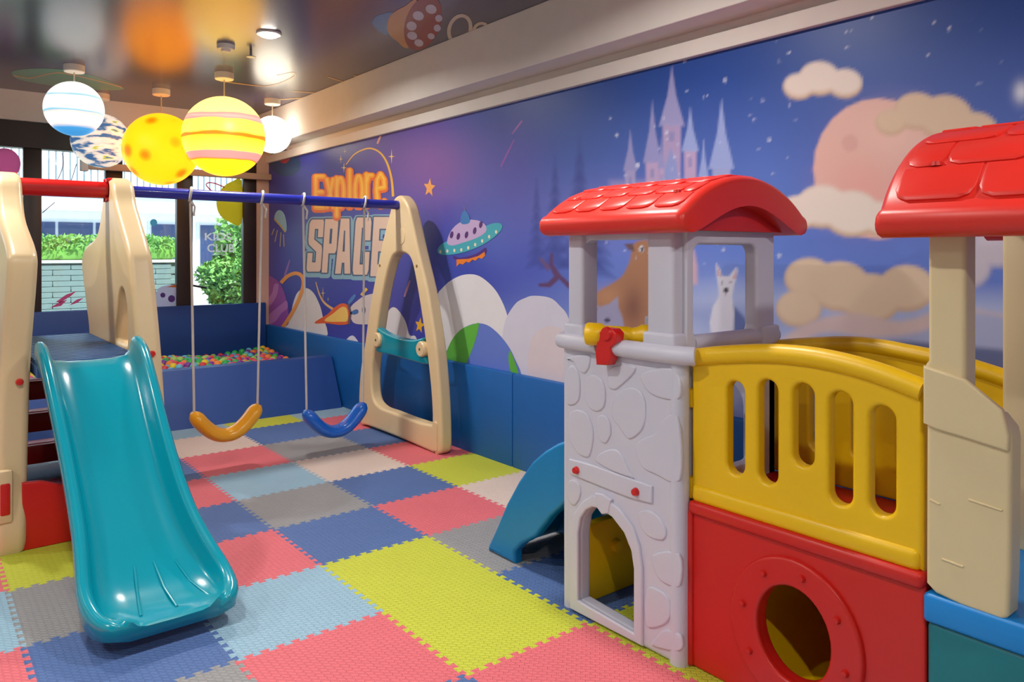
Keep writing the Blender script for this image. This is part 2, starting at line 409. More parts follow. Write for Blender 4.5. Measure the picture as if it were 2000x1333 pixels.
# purple planet and its orange ring
wall_print('planet_print', [q for q in spline([(523, 548), (534, 543), (548, 556), (558, 580), (563, 606), (561, 636), (523, 634)], 5)], (150, 84, 176), 2)
wall_print('planet_band_print', spline([(523, 586), (532, 572), (536, 556), (544, 556), (542, 574), (534, 590), (523, 600)], 4), (186, 128, 200), 3)
wall_print('planet_band_print', spline([(523, 618), (536, 606), (548, 596), (560, 588), (562, 602), (550, 612), (538, 628), (523, 634)], 4), (186, 128, 200), 3)
wall_print('planet_ring_print', strip(spline([(549, 553), (562, 540), (578, 534), (590, 540), (593, 556), (586, 580), (574, 606), (562, 626), (551, 641)], 4, False), 7), (238, 164, 82), 4)
# jelly shape with trailing strokes
wall_print('jelly_print', spline([(536, 428), (540, 414), (548, 411), (556, 420), (560, 440), (558, 453), (546, 440)], 4), (150, 196, 220), 2)
wall_print('jelly_rim_print', strip([(536, 428), (547, 440), (558, 454)], 3), (196, 176, 96), 3)
for a, b in (((536, 447), (531, 459)), ((542, 450), (537, 473)), ((549, 454), (547, 482)), ((554, 458), (555, 482))): wall_print('jelly_strand_print', strip([a, b], 1.8), (190, 180, 130), 2)
# streaks, stars, swoosh
for a, b, c in (((745, 262), (737, 281), (214, 160, 150)), ((801, 548), (790, 580), (196, 138, 160)), ((1005, 272), (978, 326), (140, 92, 176)), ((566, 508), (556, 540), (158, 116, 190)), ((1000, 262), (1020, 236), (150, 100, 176))):
    wall_print('streak_print', strip([a, ((a[0]+b[0])/2, (a[1]+b[1])/2), b], [2, 4, 3.5]), c, 1)
wall_print('swoosh_print', strip(spline([(676, 322), (690, 304), (706, 294), (724, 290), (742, 298), (756, 318), (765, 350), (768, 384)], 4, False), [1.5+k*0.12 for k in range(29)]), (232, 184, 70), 2)
wall_print('rocket_trail_print', strip(spline([(617, 551), (624, 575), (634, 592), (650, 604)], 4, False), [1.5+k*0.3 for k in range(13)]), (226, 184, 120), 2)
for u, v, a, b in ((666, 311, 4, 9), (674, 296, 3, 6), (672, 328, 6, 11), (765, 306, 7, 15), (631, 573, 5, 13), (641, 585, 2.5, 5)): sparkle(u, v, a, b, (236, 208, 130))
star(839, 367, 19, (232, 160, 92), 0.1, 0.62); star(820, 636, 16, (236, 178, 52), 0.2, 0.6)
# rocket: flame, nose, fins, porthole
wall_print('flame_print', spline([(614, 631), (640, 614), (652, 602), (668, 593), (680, 598), (684, 618), (681, 632), (664, 635), (640, 632)], 4), (226, 104, 52), 2)
wall_print('flame_core_print', spline([(634, 627), (652, 612), (668, 600), (678, 604), (679, 626), (664, 629)], 4), (244, 206, 110), 3)
wall_print('rocket_collar_print', strip([(681, 594), (685, 612), (682, 634)], 5), (110, 92, 110), 4)
wall_print('rocket_body_print', spline([(684, 604), (698, 588), (716, 577), (745, 574), (752, 600), (745, 630), (716, 634), (690, 630)], 4), (214, 204, 206), 3)
wall_print('rocket_fin_print', spline([(680, 590), (690, 577), (695, 576), (694, 582), (684, 594)], 3), (84, 130, 196), 4)
wall_print('rocket_fin_print', spline([(684, 612), (694, 605), (700, 606), (700, 612), (692, 615)], 3), (74, 116, 176), 4)
wall_print('rocket_port_print', ell(711, 606, 3.6, 8, 16), (76, 84, 128), 4)
wall_print('rocket_tip_print', strip([(706, 577), (717, 564)], [5, 6]), (234, 194, 70), 4)
# round blue blob and red cone high in the corner
wall_print('blob_print', ell(556, 318, 32, 26, 20, 0.3), (48, 74, 128), 1)
wall_print('cone_print', [(541, 303), (570, 290), (566, 312), (558, 320), (549, 318)], (176, 66, 70), 2)
# flying saucer
wall_print('saucer_legs_print', spline([(886, 500), (900, 504), (930, 496), (948, 484), (950, 494), (934, 504), (892, 508)], 4), (86, 52, 128), 2)
wall_print('saucer_fire_print', [(892, 507)]+[(892+k*6.2, 521-k*1.9-(4 if k % 2 else 0)) for k in range(10)]+[(947, 492), (935, 500), (915, 506)], (232, 128, 50), 3)
wall_print('saucer_disc_print', spline([(855, 489), (862, 478), (878, 470), (930, 450), (962, 437), (978, 437), (981, 446), (970, 460), (944, 478), (910, 492), (880, 498), (860, 497)], 4), (76, 172, 190), 4)
wall_print('saucer_dome_print', spline([(874, 474), (880, 454), (894, 438), (912, 430), (934, 431), (948, 439), (950, 452), (934, 464), (906, 474), (884, 480)], 4), (196, 172, 214), 5)
wall_print('saucer_light_print', spline([(901, 436), (902, 420), (908, 412), (915, 418), (919, 432), (912, 438)], 4), (72, 128, 190), 6)
wall_print('saucer_rod_print', strip([(908, 414), (907, 402)], 1.5), (120, 120, 170), 3)
for u, v in ((883, 459), (896, 462), (912, 459), (928, 451), (940, 439)): wall_print('saucer_port_print', ell(u, v, 3.4, 7, 14, 0.2), (92, 56, 118), 6)
for k in range(9): wall_print('saucer_bulb_print', ell(861+k*13.6, 492-k*1.2-(0.55*k*k if k > 3 else 0)+(0 if k < 4 else 6), 2.2, 3.6, 10), (232, 226, 196), 6)
# the words Explore / SPACE, drawn letter by letter
def letter_patch(name, u0, u1, v0, v1, layers, layer, step=0.7):
    us = np.arange(u0, u1, step); vs = np.arange(v0, v1, step); U, V = np.meshgrid(us, vs, indexing='ij')
    p = Paint(U, V, np.ones_like(U)); p.fill(layers[0][1]); cover = np.zeros_like(U)
    for polys, c in layers:
        m = np.zeros_like(U)
        for q in polys:
            x0, x1, y0, y1 = min(t[0] for t in q)-2, max(t[0] for t in q)+2, min(t[1] for t in q)-2, max(t[1] for t in q)+2
            w = (U > x0) & (U < x1) & (V > y0) & (V < y1)
            if w.any(): m[w] = np.maximum(m[w], np.clip(0.5-sdf_poly(U[w], V[w], q)/0.9, 0, 1))
        p.mix(m, c); cover = np.maximum(cover, m)
    pts = np.array([[on_x(u_, v_, WX) for v_ in vs] for u_ in us])
    co = np.concatenate([np.full(U.shape+(1,), WX-0.0007*layer), pts], -1)
    me = colour_mesh(co, len(us), len(vs), p.C)
    bm = bmesh.new(); bm.from_mesh(me); bm.verts.ensure_lookup_table(); cv = cover.reshape(-1)
    bmesh.ops.delete(bm, geom=[f_ for f_ in bm.faces if max(cv[v_.index] for v_ in f_.verts) < 0.5], context='FACES'); bm.to_mesh(me); bm.free()
    if me.polygons[0].normal.x > 0: me.flip_normals()
    return obj(name, me, M_LETTER, mural, smooth=False)
M_LETTER = attr_mat('lettering_vinyl', 0.42, 0.35)
def strokes(lines, w, dv=0.0):
    out = []
    for L_ in lines:
        for (a_, b_) in L_: out.append(ell(a_, b_+dv, w/2, w/2, 14))
        for p, q in zip(L_[:-1], L_[1:]):
            if math.hypot(q[0]-p[0], q[1]-p[1]) > 0.01: out.append([(x, y+dv) for x, y in strip([p, q], w)])
    return out
def cell(u0, u1, vt, vb, pts, slant=0.0): return [(u0+(u1-u0)*x+slant*(y-0.5), vb+(vt-vb)*y) for x, y in pts]
ring_ = lambda cx, cy, rx, ry: [(cx+rx*math.cos(k*math.pi/7), cy+ry*math.sin(k*math.pi/7)) for k in range(15)]
EXP = [cell(617, 632, 345, 406, [(1, 1), (0, 1), (0, 0), (1, 0)]), cell(617, 632, 345, 406, [(0, .5), (.85, .5)]),
       cell(639, 651, 351, 405, [(0, 1), (1, 0)]), cell(639, 651, 351, 405, [(1, 1), (0, 0)]),
       cell(658, 672, 348, 404, [(0, 1), (0, -.32)]), cell(658, 672, 348, 404, ring_(.5, .5, .5, .5)), cell(683, 684, 333, 402, [(.5, 1), (.5, 0)]),
       cell(694, 708, 344, 402, ring_(.5, .5, .5, .5)), cell(716, 727, 341, 400, [(0, 1), (0, 0)]), cell(716, 727, 341, 400, [(0, .7), (.4, .97), (1, .97)]),
       cell(736, 751, 340, 400, [(0, .52), (1, .56), (.95, .82), (.5, 1), (.08, .8), (0, .45), (.15, .1), (.55, 0), (1, .12)])]
letter_patch('explore_lettering', 604, 766, 318, 436, [(strokes(EXP, 15.5, 2), (228, 112, 44)), (strokes(EXP, 9.5), (244, 172, 42)), (strokes(EXP, 3.2, -1), (250, 204, 84))], 4)
S_ = [(.1, .98), (.2, 1), (.95, 1), (1, .95), (1, .66), (.64, .66), (.64, .82), (.4, .82), (.4, .62), (.95, .5), (1, .42), (1, .05), (.92, 0), (.08, 0), (0, .06), (0, .36), (.36, .36), (.36, .18), (.6, .18), (.6, .38), (.06, .52), (0, .6), (0, .92)]
P_ = [(0, 1), (.9, 1), (1, .94), (1, .42), (.9, .36), (.42, .36), (.42, 0), (0, 0)]
A_ = [(.22, 1), (.78, 1), (1, 0), (.62, 0), (.58, .2), (.42, .2), (.38, 0), (0, 0)]
C_ = [(.08, 1), (.92, 1), (1, .92), (1, .60), (.62, .60), (.62, .82), (.42, .82), (.42, .18), (.62, .18), (.62, .40), (1, .40), (1, .08), (.92, 0), (.08, 0), (0, .08), (0, .92)]
E_ = [(0, 1), (1, 1), (1, .8), (.42, .8), (.42, .6), (.9, .6), (.9, .42), (.42, .42), (.42, .2), (1, .2), (1, 0), (0, 0)]
SPC = [cell(602, 630, 429, 531, S_, 7), cell(632, 658, 428, 533, P_, 7), cell(657, 687, 427, 535, A_, 5), cell(692, 723, 425, 537, C_, 7), cell(727, 757, 424, 540, E_, 7)]
loops = [L_+[L_[0]] for L_ in SPC]
slits = [cell(632, 658, 428, 533, [(.42, .82), (.6, .82), (.6, .54), (.42, .54)], 7), cell(657, 687, 427, 535, [(.46, .78), (.54, .78), (.57, .4), (.43, .4)], 5)]
letter_patch('space_lettering', 588, 774, 412, 558, [(strokes(loops, 13, 4)+strokes(loops, 9), (138, 182, 208)), (strokes(loops, 5), (52, 76, 122)), (SPC, (226, 202, 186)), (slits, (52, 76, 122))], 3)

# ---------------------------------------------------------------- ceiling with its print, beam and cornice
ceiling = struct('ceiling', box(LX-0.1, WX+0.1, NY-0.1, BY+0.2, CZ+0.003, CZ+0.2), M_WHITE)
def paint_ceiling():
    xs = np.linspace(LX, 3.13, 12); ys = np.linspace(NY, BY, 20)
    X, Y = np.meshgrid(xs, ys, indexing='ij'); U, V, ok = to_px(X, Y, np.full_like(X, CZ)); p = Paint(U, V, ok)
    p.fill((66, 62, 92))
    verts = np.stack([X, Y, np.full_like(X, CZ)], -1)
    me = colour_mesh(verts, len(xs), len(ys), p.C); me.flip_normals(); return me
ceil_print = obj('ceiling_film', paint_ceiling(), attr_mat('glossy_stretch_film', 0.24, 0.5, 0, 2.3), ceiling, 'glossy printed ceiling film')
def ceil_decal(name, px, rgb, layer=1):
    me = from_pd([on_z(u, v, CZ)+(CZ-0.0008*layer,) for u, v in px], [tuple(range(len(px)))])
    return obj(name, me, dmat(rgb, 0.2), ceil_print, smooth=False)
ceil_decal('rocket_nose_print', spline([(727, 46), (733, 33), (748, 27), (768, 26), (760, 66), (742, 62)], 4), (84, 136, 180), 1)
ceil_decal('rocket_cone_print', spline([(757, 60), (762, 30), (790, 12), (815, 2), (800, 90), (775, 80)], 4), (206, 146, 96), 2)
ceil_decal('rocket_base_print', ell(826, 44, 34, 56, 26, 0.35), (150, 58, 62), 3)
for u, v, a, b in ((842, 17, 11, 9), (817, 30, 11, 9), (804, 50, 10, 9), (805, 69, 10, 8), (818, 83, 9, 7), (857, 35, 7, 7), (854, 54, 7, 7), (842, 70, 7, 6)):
    ceil_decal('rocket_jet_print', ell(u, v, a, b, 16, 0.3), (200, 190, 204), 4)
def ring_decal(u, v, rx, ry, w, rot=0.32):
    A = ell(u, v, rx, ry, 28, rot); B = ell(u, v, rx-w, ry-w, 28, rot)
    vs = [on_z(a, b, CZ)+(CZ-0.0016,) for a, b in A+B]
    me = from_pd(vs, [(k, (k+1) % 28, 28+(k+1) % 28, 28+k) for k in range(28)])
    obj('ring_print', me, dmat((214, 200, 178), 0.2), ceil_print, smooth=False)
ring_decal(898, 57, 24, 31, 7); ring_decal(940, 61, 18, 19, 6); ring_decal(976, 64, 14, 10, 5)
ceil_decal('green_swirl_print', spline([(24, 140), (60, 134), (120, 136), (180, 148), (240, 170), (225, 176), (150, 174), (80, 164), (35, 154)], 4), (92, 150, 128), 1)
for pts in ([(26, 147), (60, 152), (110, 142), (160, 150), (238, 170)], [(430, 158), (520, 168), (570, 152), (574, 142), (540, 148)], [(640, 150), (700, 165), (740, 150), (690, 148)], [(540, 195), (600, 190), (625, 183), (570, 178)]):
    ceil_decal('swirl_line_print', strip(spline(pts, 5, False), 2.2), (190, 160, 120), 2)
# beam along the right wall and the thin cornice under it
M_BEAM = M_WHITE
struct('trim_1', box(3.13, WX, NY, BY, 2.70, CZ, 0.006), M_BEAM)
struct('trim_2', box(WX-0.035, WX+0.004, NY, BY, 2.555, 2.645, 0.006), M_BEAM)
struct('trim_3', box(LX, 3.13, BY-0.08, BY+0.1, 2.79, CZ), M_BEAM)

# ---------------------------------------------------------------- back wall: shopfront glazing
struct('wall_back', join(box(LX, WX+0.14, BY, BY+0.12, -0.1, 0.12), box(3.19, WX+0.14, BY-0.03, BY+0.12, 0.12, 2.79), box(LX, -1.75, BY, BY+0.12, 0.12, 2.79), box(LX, WX+0.14, BY+0.06, BY+0.14, 2.79, 3.08)), mat('rose_beige_paint', (206, 176, 158), 0.7))
struct('trim_4', box(LX, 3.19, BY-0.04, BY+0.10, 2.53, 2.79, 0.004), M_BROWN)
mull = [(-1.90, -1.75), (-1.15, -1.0), (-0.42, -0.27), (0.15, 0.30), (0.876, 1.031), (1.60, 1.765), (2.308, 2.475), (3.04, 3.19)]
wins = []
for k in range(len(mull)-1):
    a, b = mull[k][1], mull[k+1][0]
    w = thing('window_%d' % (k+1), None, None, (a, BY, 0.12)); w['kind'] = 'structure'
    obj('mullion', box(mull[k+1][0], mull[k+1][1], BY-0.02, BY+0.07, 0.12, 2.53, 0.004), M_BROWN, w)
    obj('pane', box(a-0.004, b+0.004, BY+0.02, BY+0.028, 0.14, 2.535), M_GLASS, w, smooth=False)
    obj('sill', box(a, b, BY-0.01, BY+0.06, 0.12, 0.2, 0.003), M_BROWN, w)
    wins.append(w)
def film(rgb):
    k = ('film',)+tuple(rgb)
    if k in _dm: return _dm[k]
    m = bpy.data.materials.new('window_film_%02x%02x%02x' % tuple(rgb)); m.use_nodes = True; N = m.node_tree.nodes; L = m.node_tree.links; b_ = N['Principled BSDF']
    c = tuple(lin(rgb))+(1,); nz = N.new('ShaderNodeTexNoise'); nz.inputs['Scale'].default_value = 12
    b_.inputs['Base Color'].default_value = c; b_.inputs['Roughness'].default_value = 0.4
    tr = N.new('ShaderNodeBsdfTranslucent'); tr.inputs['Color'].default_value = c; mx = N.new('ShaderNodeMixShader'); mr = N.new('ShaderNodeMapRange')
    mr.inputs['To Min'].default_value = 0.5; mr.inputs['To Max'].default_value = 0.6; L.new(nz.outputs['Fac'], mr.inputs['Value']); L.new(mr.outputs['Result'], mx.inputs[0])
    L.new(b_.outputs[0], mx.inputs[1]); L.new(tr.outputs[0], mx.inputs[2]); L.new(mx.outputs[0], N['Material Output'].inputs['Surface']); _dm[k] = m
    return m
def sticker(win, name, px, rgb, layer=0):
    me = from_pd([(x, BY+0.0195-0.0006*layer, z) for x, z in (on_y(u, v, BY) for u, v in px)], [tuple(range(len(px)))])
    return obj(name, me, film(rgb), win, smooth=False)
sticker(wins[3], 'pink_planet_sticker', ell(8, 320, 33, 31, 24), (224, 96, 150))
sticker(wins[6], 'yellow_planet_sticker', spline([(473, 354), (455, 354), (436, 366), (424, 390), (428, 416), (446, 432), (473, 436)], 4), (222, 196, 38))
sticker(wins[6], 'planet_ring_sticker', strip(spline([(440, 374), (418, 374), (404, 362), (408, 357), (420, 358), (440, 366)], 4, False), 2.4), (200, 70, 96), 1)
sticker(wins[5], 'blue_dot_sticker', ell(301, 435, 7, 7, 18), (84, 172, 206))
sticker(wins[5], 'rocket_sticker', spline([(303, 600), (306, 572), (318, 560), (346, 560), (346, 602)], 4), (206, 200, 224))
for u, v, r in ((319, 577, 5), (336, 584, 7)): sticker(wins[5], 'rocket_port_sticker', ell(u, v, r, r, 16), (112, 76, 150), 1)
sticker(wins[5], 'rocket_tip_sticker', [(326, 561), (346, 556), (346, 562)], (232, 128, 44), 1)
for p_ in ([(110, 590), (130, 576), (150, 569), (140, 578), (118, 592)], [(98, 602), (118, 590), (132, 586), (120, 598)], [(136, 597), (150, 586), (164, 582), (152, 592)]):
    sticker(wins[4], 'pink_streak_sticker', p_, (214, 84, 128))
for p_ in ([(122, 298), (124, 320), (116, 345), (104, 360)], [(150, 320), (144, 340), (137, 360)], [(108, 395), (96, 405), (83, 416)], [(46, 408), (30, 414), (0, 425)]):
    sticker(wins[4] if p_[0][0] > 80 else wins[3], 'arc_sticker', strip(spline(p_, 4, False), 1.8), (150, 130, 150))
M_LET = film((246, 248, 248))
for s, u0, u1, v0, v1 in (('KIDS', 401, 453, 470, 456), ('CLUB', 406, 459, 493, 477)):
    me = text_mesh(s, 1, 1, 0.02); r = bounds2(me); (xa, za), (xb, zb) = on_y(u0, v0, BY), on_y(u1, v1, BY); fit(me, r, xb-xa, abs(zb-za))
    me.transform(Matrix(((1, 0, 0, xa), (0, 0, 1, BY+0.019), (0, 1, 0, za), (0, 0, 0, 1)))); obj('lettering', me, M_LET, wins[6], smooth=False)
sticker(wins[6], 'letter_underline', strip([(416, 497), (446, 497)], 1.2), (236, 240, 240)); sticker(wins[6], 'logo_squiggle', strip(spline([(455, 474), (462, 468), (466, 474), (460, 478)], 4, False), 1.6), (236, 240, 240))
hd = obj('door_handle', tube([(2.46, BY-0.03, 1.13), (2.46, BY-0.09, 1.13), (2.60, BY-0.09, 1.10)], 0.012, 8), mat('black_metal', (20, 20, 22), 0.35), wins[6])
batten = obj('curtain_batten', box(1.42, WX, BY-0.12, BY-0.05, 2.35, 2.42, 0.006), mat('pale_wood_batten', (196, 168, 142), 0.6)); tag(batten, 'long pale batten running across the window tops', 'rail')
obj('batten_bracket', box(1.36, 1.43, BY-0.12, BY-0.04, 2.33, 2.47, 0.006), M_WHITE, batten)

# ---------------------------------------------------------------- outside: yard, hedge, shrub, house
struct('ground', box(-8, 16, BY+0.14, 34, -0.2, -0.1), mat('pale_paving', (178, 176, 170), 0.8, bump=0.2, bscale=20))
pw = thing('brick_planter', 'grey green brick planter wall below the clipped hedge', 'planter', (1.5, 11.1, -0.1))
obj('brickwork', box(-6, 3.0, 11.0, 11.2, -0.1, 1.36, 0.004), mat('planter_mortar', (116, 140, 138), 0.85), pw)
M_BRICK = mat('planter_brick', (124, 148, 146), 0.8, bump=0.3, bscale=40)
brick_me = {}
for w_ in (0.395,):
    b_ = box(-w_/2, w_/2, -0.012, 0.012, -0.033, 0.033, 0.005, 1); b_.materials.append(M_BRICK); finish(b_)
    brick_me = b_
nb = 0
for r_ in range(14):
    for c_ in range(11):
        x_ = -1.2+c_*0.4+(0.2 if r_ % 2 else 0)
        if x_ > 2.8: continue
        o = bpy.data.objects.new('brick', brick_me); COL.objects.link(o); o.parent = pw
        o.location = Vector((x_, 10.995, 0.40+r_*0.07))-pw.location
obj('coping', box(-6, 3.02, 10.96, 11.6, 1.36, 1.40, 0.006), mat('planter_coping', (206, 206, 200), 0.8), pw)
def foliage(name, label, cat, spots, size, m, stem=None):
    n = len(spots); P = np.array(spots); a = RNG.normal(size=(n, 3)); a /= np.linalg.norm(a, axis=1)[:, None]
    b = np.cross(a, RNG.normal(size=(n, 3))); b /= np.linalg.norm(b, axis=1)[:, None]
    s = size*RNG.uniform(0.6, 1.3, (n, 1))
    v = np.stack([P-a*s, P+b*s*0.45, P+a*s, P-b*s*0.45], 1).reshape(-1, 3)
    me = bpy.data.meshes.new('m'); me.vertices.add(n*4); me.vertices.foreach_set('co', v.ravel())
    me.loops.add(n*4); me.loops.foreach_set('vertex_index', np.arange(n*4, dtype=np.int32)); me.polygons.add(n)
    me.polygons.foreach_set('loop_start', np.arange(0, n*4, 4, dtype=np.int32)); me.update(calc_edges=True)
    return me
M_LEAF = mat('hedge_leaf', (112, 168, 72), 0.55, noise=0.5, nscale=5); M_LEAF2 = mat('shrub_leaf', (122, 176, 86), 0.55, noise=0.5, nscale=4)
hedge = thing('hedge', 'clipped green hedge on top of the planter wall outside', 'hedge', (1.0, 11.3, 1.40))
sp = np.stack([RNG.uniform(-4, 2.95, 9000), 11.3+RNG.uniform(-0.26, 0.26, 9000), 1.47+0.24*RNG.uniform(0, 1, 9000)**0.7+RNG.normal(0, 0.015, 9000)], 1)
tag(obj('leaves', foliage('', '', '', sp, 0.035, M_LEAF), M_LEAF, hedge, smooth=False), kind='stuff')
obj('branch_mass', box(-4, 2.9, 11.12, 11.48, 1.40, 1.62, 0.05), M_LEAF, hedge)
shrub = thing('shrub', 'loose leafy shrub growing outside the lettered pane', 'shrub', (3.55, 10.4, -0.1))
q = RNG.normal(size=(9000, 3)); q /= np.linalg.norm(q, axis=1)[:, None]; q *= RNG.uniform(0.55, 1, (9000, 1))
sp = np.array([3.55, 10.4, 1.0])+q*np.array([0.52, 0.42, 0.98])*(1+0.18*np.sin(q[:, 2:3]*9)); sp = sp[sp[:, 2] > 0.1]
tag(obj('leaves', foliage('', '', '', sp, 0.05, M_LEAF2), M_LEAF2, shrub, smooth=False), kind='stuff')
for k in range(4): obj('stem', tube([(3.5+0.05*k, 10.4, -0.1), (3.42+0.09*k, 10.38, 0.8), (3.3+0.17*k, 10.4, 1.6)], 0.018, 6), mat('shrub_stem', (92, 70, 50), 0.8), shrub)
HY = 20.0
house = thing('white_building', 'white two storey building across the yard with balcony railing', 'building', (4, HY, -0.1))
M_HW = mat('white_render', (240, 240, 236), 0.8); M_HB = mat('pale_blue_fascia', (150, 172, 206), 0.7)
obj('wall', box(-8, 14, HY, HY+0.4, -0.1, 2.9), M_HW, house); obj('upper_wall', box(-8, 14, HY+1.3, HY+1.7, 2.9, 7.5), M_HW, house)
obj('balcony_slab', box(-8, 14, HY-0.35, HY+1.4, 2.72, 2.86, 0.01), M_HB, house); obj('canopy', box(-8, 14, HY-0.5, HY+0.1, 2.45, 2.72, 0.02), M_HW, house)
rail = obj('balcony_rail', box(-8, 14, HY-0.3, HY-0.26, 3.86, 3.92), mat('railing_metal', (96, 112, 118), 0.5), house)
obj('lower_rail', box(-8, 14, HY-0.3, HY-0.26, 2.96, 3.0), _mats['railing_metal'], house)
bar_me = box(-0.016, 0.016, -0.016, 0.016, 0, 0.9); bar_me.materials.append(_mats['railing_metal'])
for k in range(70):
    o = bpy.data.objects.new('baluster', bar_me); COL.objects.link(o); o.parent = house
    o.location = Vector((0.2+k*0.14, HY-0.28, 2.98))-house.location
M_DK = mat('dark_window_glass', (34, 52, 92), 0.12, noise=0.3, nscale=1.2); M_FR = mat('window_frame_white', (206, 212, 216), 0.5)
for x0, x1 in ((1.1, 4.15), (4.6, 5.2), (5.75, 7.2), (7.6, 8.3)):
    f_ = obj('window_frame', box(x0-0.06, x1+0.06, HY-0.04, HY+0.02, 0.8, 2.26), M_FR, house)
    n_ = max(1, int((x1-x0)/0.75)); st = (x1-x0)/n_
    for k in range(n_): obj('window_pane', box(x0+k*st+0.03, x0+(k+1)*st-0.03, HY-0.07, HY-0.035, 0.85, 2.2), M_DK, f_)

# ---------------------------------------------------------------- foam mat of interlocking squares
T = 0.6; TX0, TY0 = 1.5368, 3.3903
def edge_pts(n=10, a=0.011):
    p = T/n; out = [(0.0, 0.0)]
    for k in range(n):
        b = k*p
        out += [(b+(0.1*p if k == 0 else -0.07*p), -a), (b+0.57*p, -a), (b+0.43*p, a), (b+(0.9*p if k == n-1 else 1.07*p), a)]
    return out          # starts at the corner; the end corner belongs to the next edge
EP = edge_pts()
def tile_outline():
    o = [(t, n) for t, n in EP]                                   # bottom edge, left to right
    o += [(T-n, t) for t, n in EP]                                # right edge, upwards (offset n along -x)
    o += [(t, T+n) for t, n in [(T, 0)]+EP[:0:-1]]                # top edge, right to left
    o += [(-n, t) for t, n in [(T, 0)]+EP[:0:-1]]                 # left edge, downwards
    return o
OUT = tile_outline()
def tile_mesh():
    n = len(OUT); zt, zb = 0.0, -0.012
    v = [(x, y, zt) for x, y in OUT]+[(x, y, zb) for x, y in OUT]
    f = [tuple(range(n))]+[(k, n+k, n+(k+1) % n, (k+1) % n) for k in range(n)]
    return from_pd(v, f)
def mat_foam(name, rgb):
    m = mat(name, rgb, 0.62, noise=0.05, nscale=4)
    N = m.node_tree.nodes; L = m.node_tree.links; b = N['Principled BSDF']
    tc = N.new('ShaderNodeTexCoord'); mp = N.new('ShaderNodeMapping'); mp.inputs['Rotation'].default_value = (0, 0, math.radians(45))
    br = N.new('ShaderNodeTexBrick'); br.inputs['Scale'].default_value = 1.0
    br.inputs['Brick Width'].default_value = 0.034; br.inputs['Row Height'].default_value = 0.017; br.inputs['Mortar Size'].default_value = 0.0035; br.inputs['Mortar Smooth'].default_value = 0.6
    bp = N.new('ShaderNodeBump'); bp.inputs['Strength'].default_value = 0.9; bp.inputs['Distance'].default_value = 0.004
    L.new(tc.outputs['Object'], mp.inputs['Vector']); L.new(mp.outputs['Vector'], br.inputs['Vector'])
    L.new(br.outputs['Fac'], bp.inputs['Height']); L.new(bp.outputs['Normal'], b.inputs['Normal'])
    bp.invert = True
    return m
FOAM = {'P': mat_foam('pink_foam', (220, 106, 116)), 'B': mat_foam('slate_blue_foam', (78, 108, 164)), 'G': mat_foam('grey_foam', (146, 146, 148)),
        'L': mat_foam('light_blue_foam', (146, 182, 204)), 'Y': mat_foam('lime_foam', (194, 200, 58)), 'C': mat_foam('peach_foam', (220, 200, 188))}
LAY = {(0,0):'Y',(0,1):'Y',(-1,0):'L',(-1,1):'P',(0,2):'P',(-1,-1):'P',(0,-1):'B',(0,-2):'G',(1,-2):'B',(1,-1):'P',(1,0):'G',(1,1):'B',(2,-2):'Y',(2,-1):'C',
       (0,-3):'L',(1,-3):'C',(2,-3):'P',(0,-4):'P',(1,-4):'G',(2,-4):'B',(0,-5):'C',(1,-5):'B',(2,-5):'P',(1,-6):'Y',(0,-6):'L',(2,-6):'L',(-1,-2):'B',(-1,-3):'P',
       (-1,-4):'B',(-1,-5):'L',(-1,-6):'G',(-2,-1):'G',(-2,-2):'Y',(-2,0):'B',(-3,-1):'L',(-3,0):'P',(-3,-2):'P',(-2,1):'G',(1,2):'Y',(1,3):'C',(2,0):'L',(2,1):'C',(2,2):'B',
       (-2,-3):'G',(-2,-4):'P',(-2,-5):'L',(-3,-3):'B'}
play_mat = thing('foam_play_mat', 'interlocking foam play mat of coloured squares covering the floor', 'mat', (TX0, TY0, -0.012))
tmesh = {}
for c in FOAM:
    me = tile_mesh(); me.materials.append(FOAM[c]); tmesh[c] = me
cyc = 'PBGLYC'
for i in range(-5, 3):
    for j in range(-7, 7):
        if i < -3 and j > 3: continue
        c = LAY.get((i, j)) or cyc[(i*7+j*11+i*j) % 6]
        o = bpy.data.objects.new('mat_tile', tmesh[c]); COL.objects.link(o); o.parent = play_mat
        o.location = Vector((TX0+i*T, TY0-(j+1)*T, 0))-play_mat.location

# ---------------------------------------------------------------- wall pads and ball pit
for k, (y0, y1, lab) in enumerate(((6.05, 8.78, 'bright blue padded wall panel at the ball pit'), (4.12, 6.045, 'blue padded wall panel behind the beige swing frame'),
                              (2.2, 4.115, 'blue padded wall panel beside the white playhouse tower'), (0.2, 2.195, 'blue padded wall panel behind the yellow bridge railings'), (-1.8, 0.195, 'blue padded wall panel past the beige playhouse posts'))):
    tag(obj('wall_pad', box(WX-0.05, WX+0.003, y0, y1, -0.012, PAD_Z, 0.012), M_PADB), lab, 'wall pad', 'blue pads along the mural wall')
for x0, x1, lab in ((0.0, 3.28, 'tall navy padded panel under the windows behind the ball pit'), (-3.1, -0.01, 'tall navy padded panel under the windows away from the mural')):
    tag(obj('window_pad', box(x0, x1, BY-0.10, BY-0.04, -0.012, 0.91, 0.015), M_PADN), lab, 'wall pad')
prof = [(6.72, 0.0), (7.16, 0.0), (7.10, 0.47), (6.95, 0.47)]
fw = plate(prof, (), 2.72, 0.012, 'x', 0.0); fw.transform(Matrix.Translation((1.91, 0, 0)))
tag(obj('pit_barrier', fw, M_PADN), 'wedge shaped blue foam barrier along the front of the ball pit', 'barrier')
BR = 0.038
bm = bmesh.new(); bmesh.ops.create_icosphere(bm, subdivisions=3, radius=BR); ball0 = bpy.data.meshes.new('ball'); bm.to_mesh(ball0); bm.free(); finish(ball0)
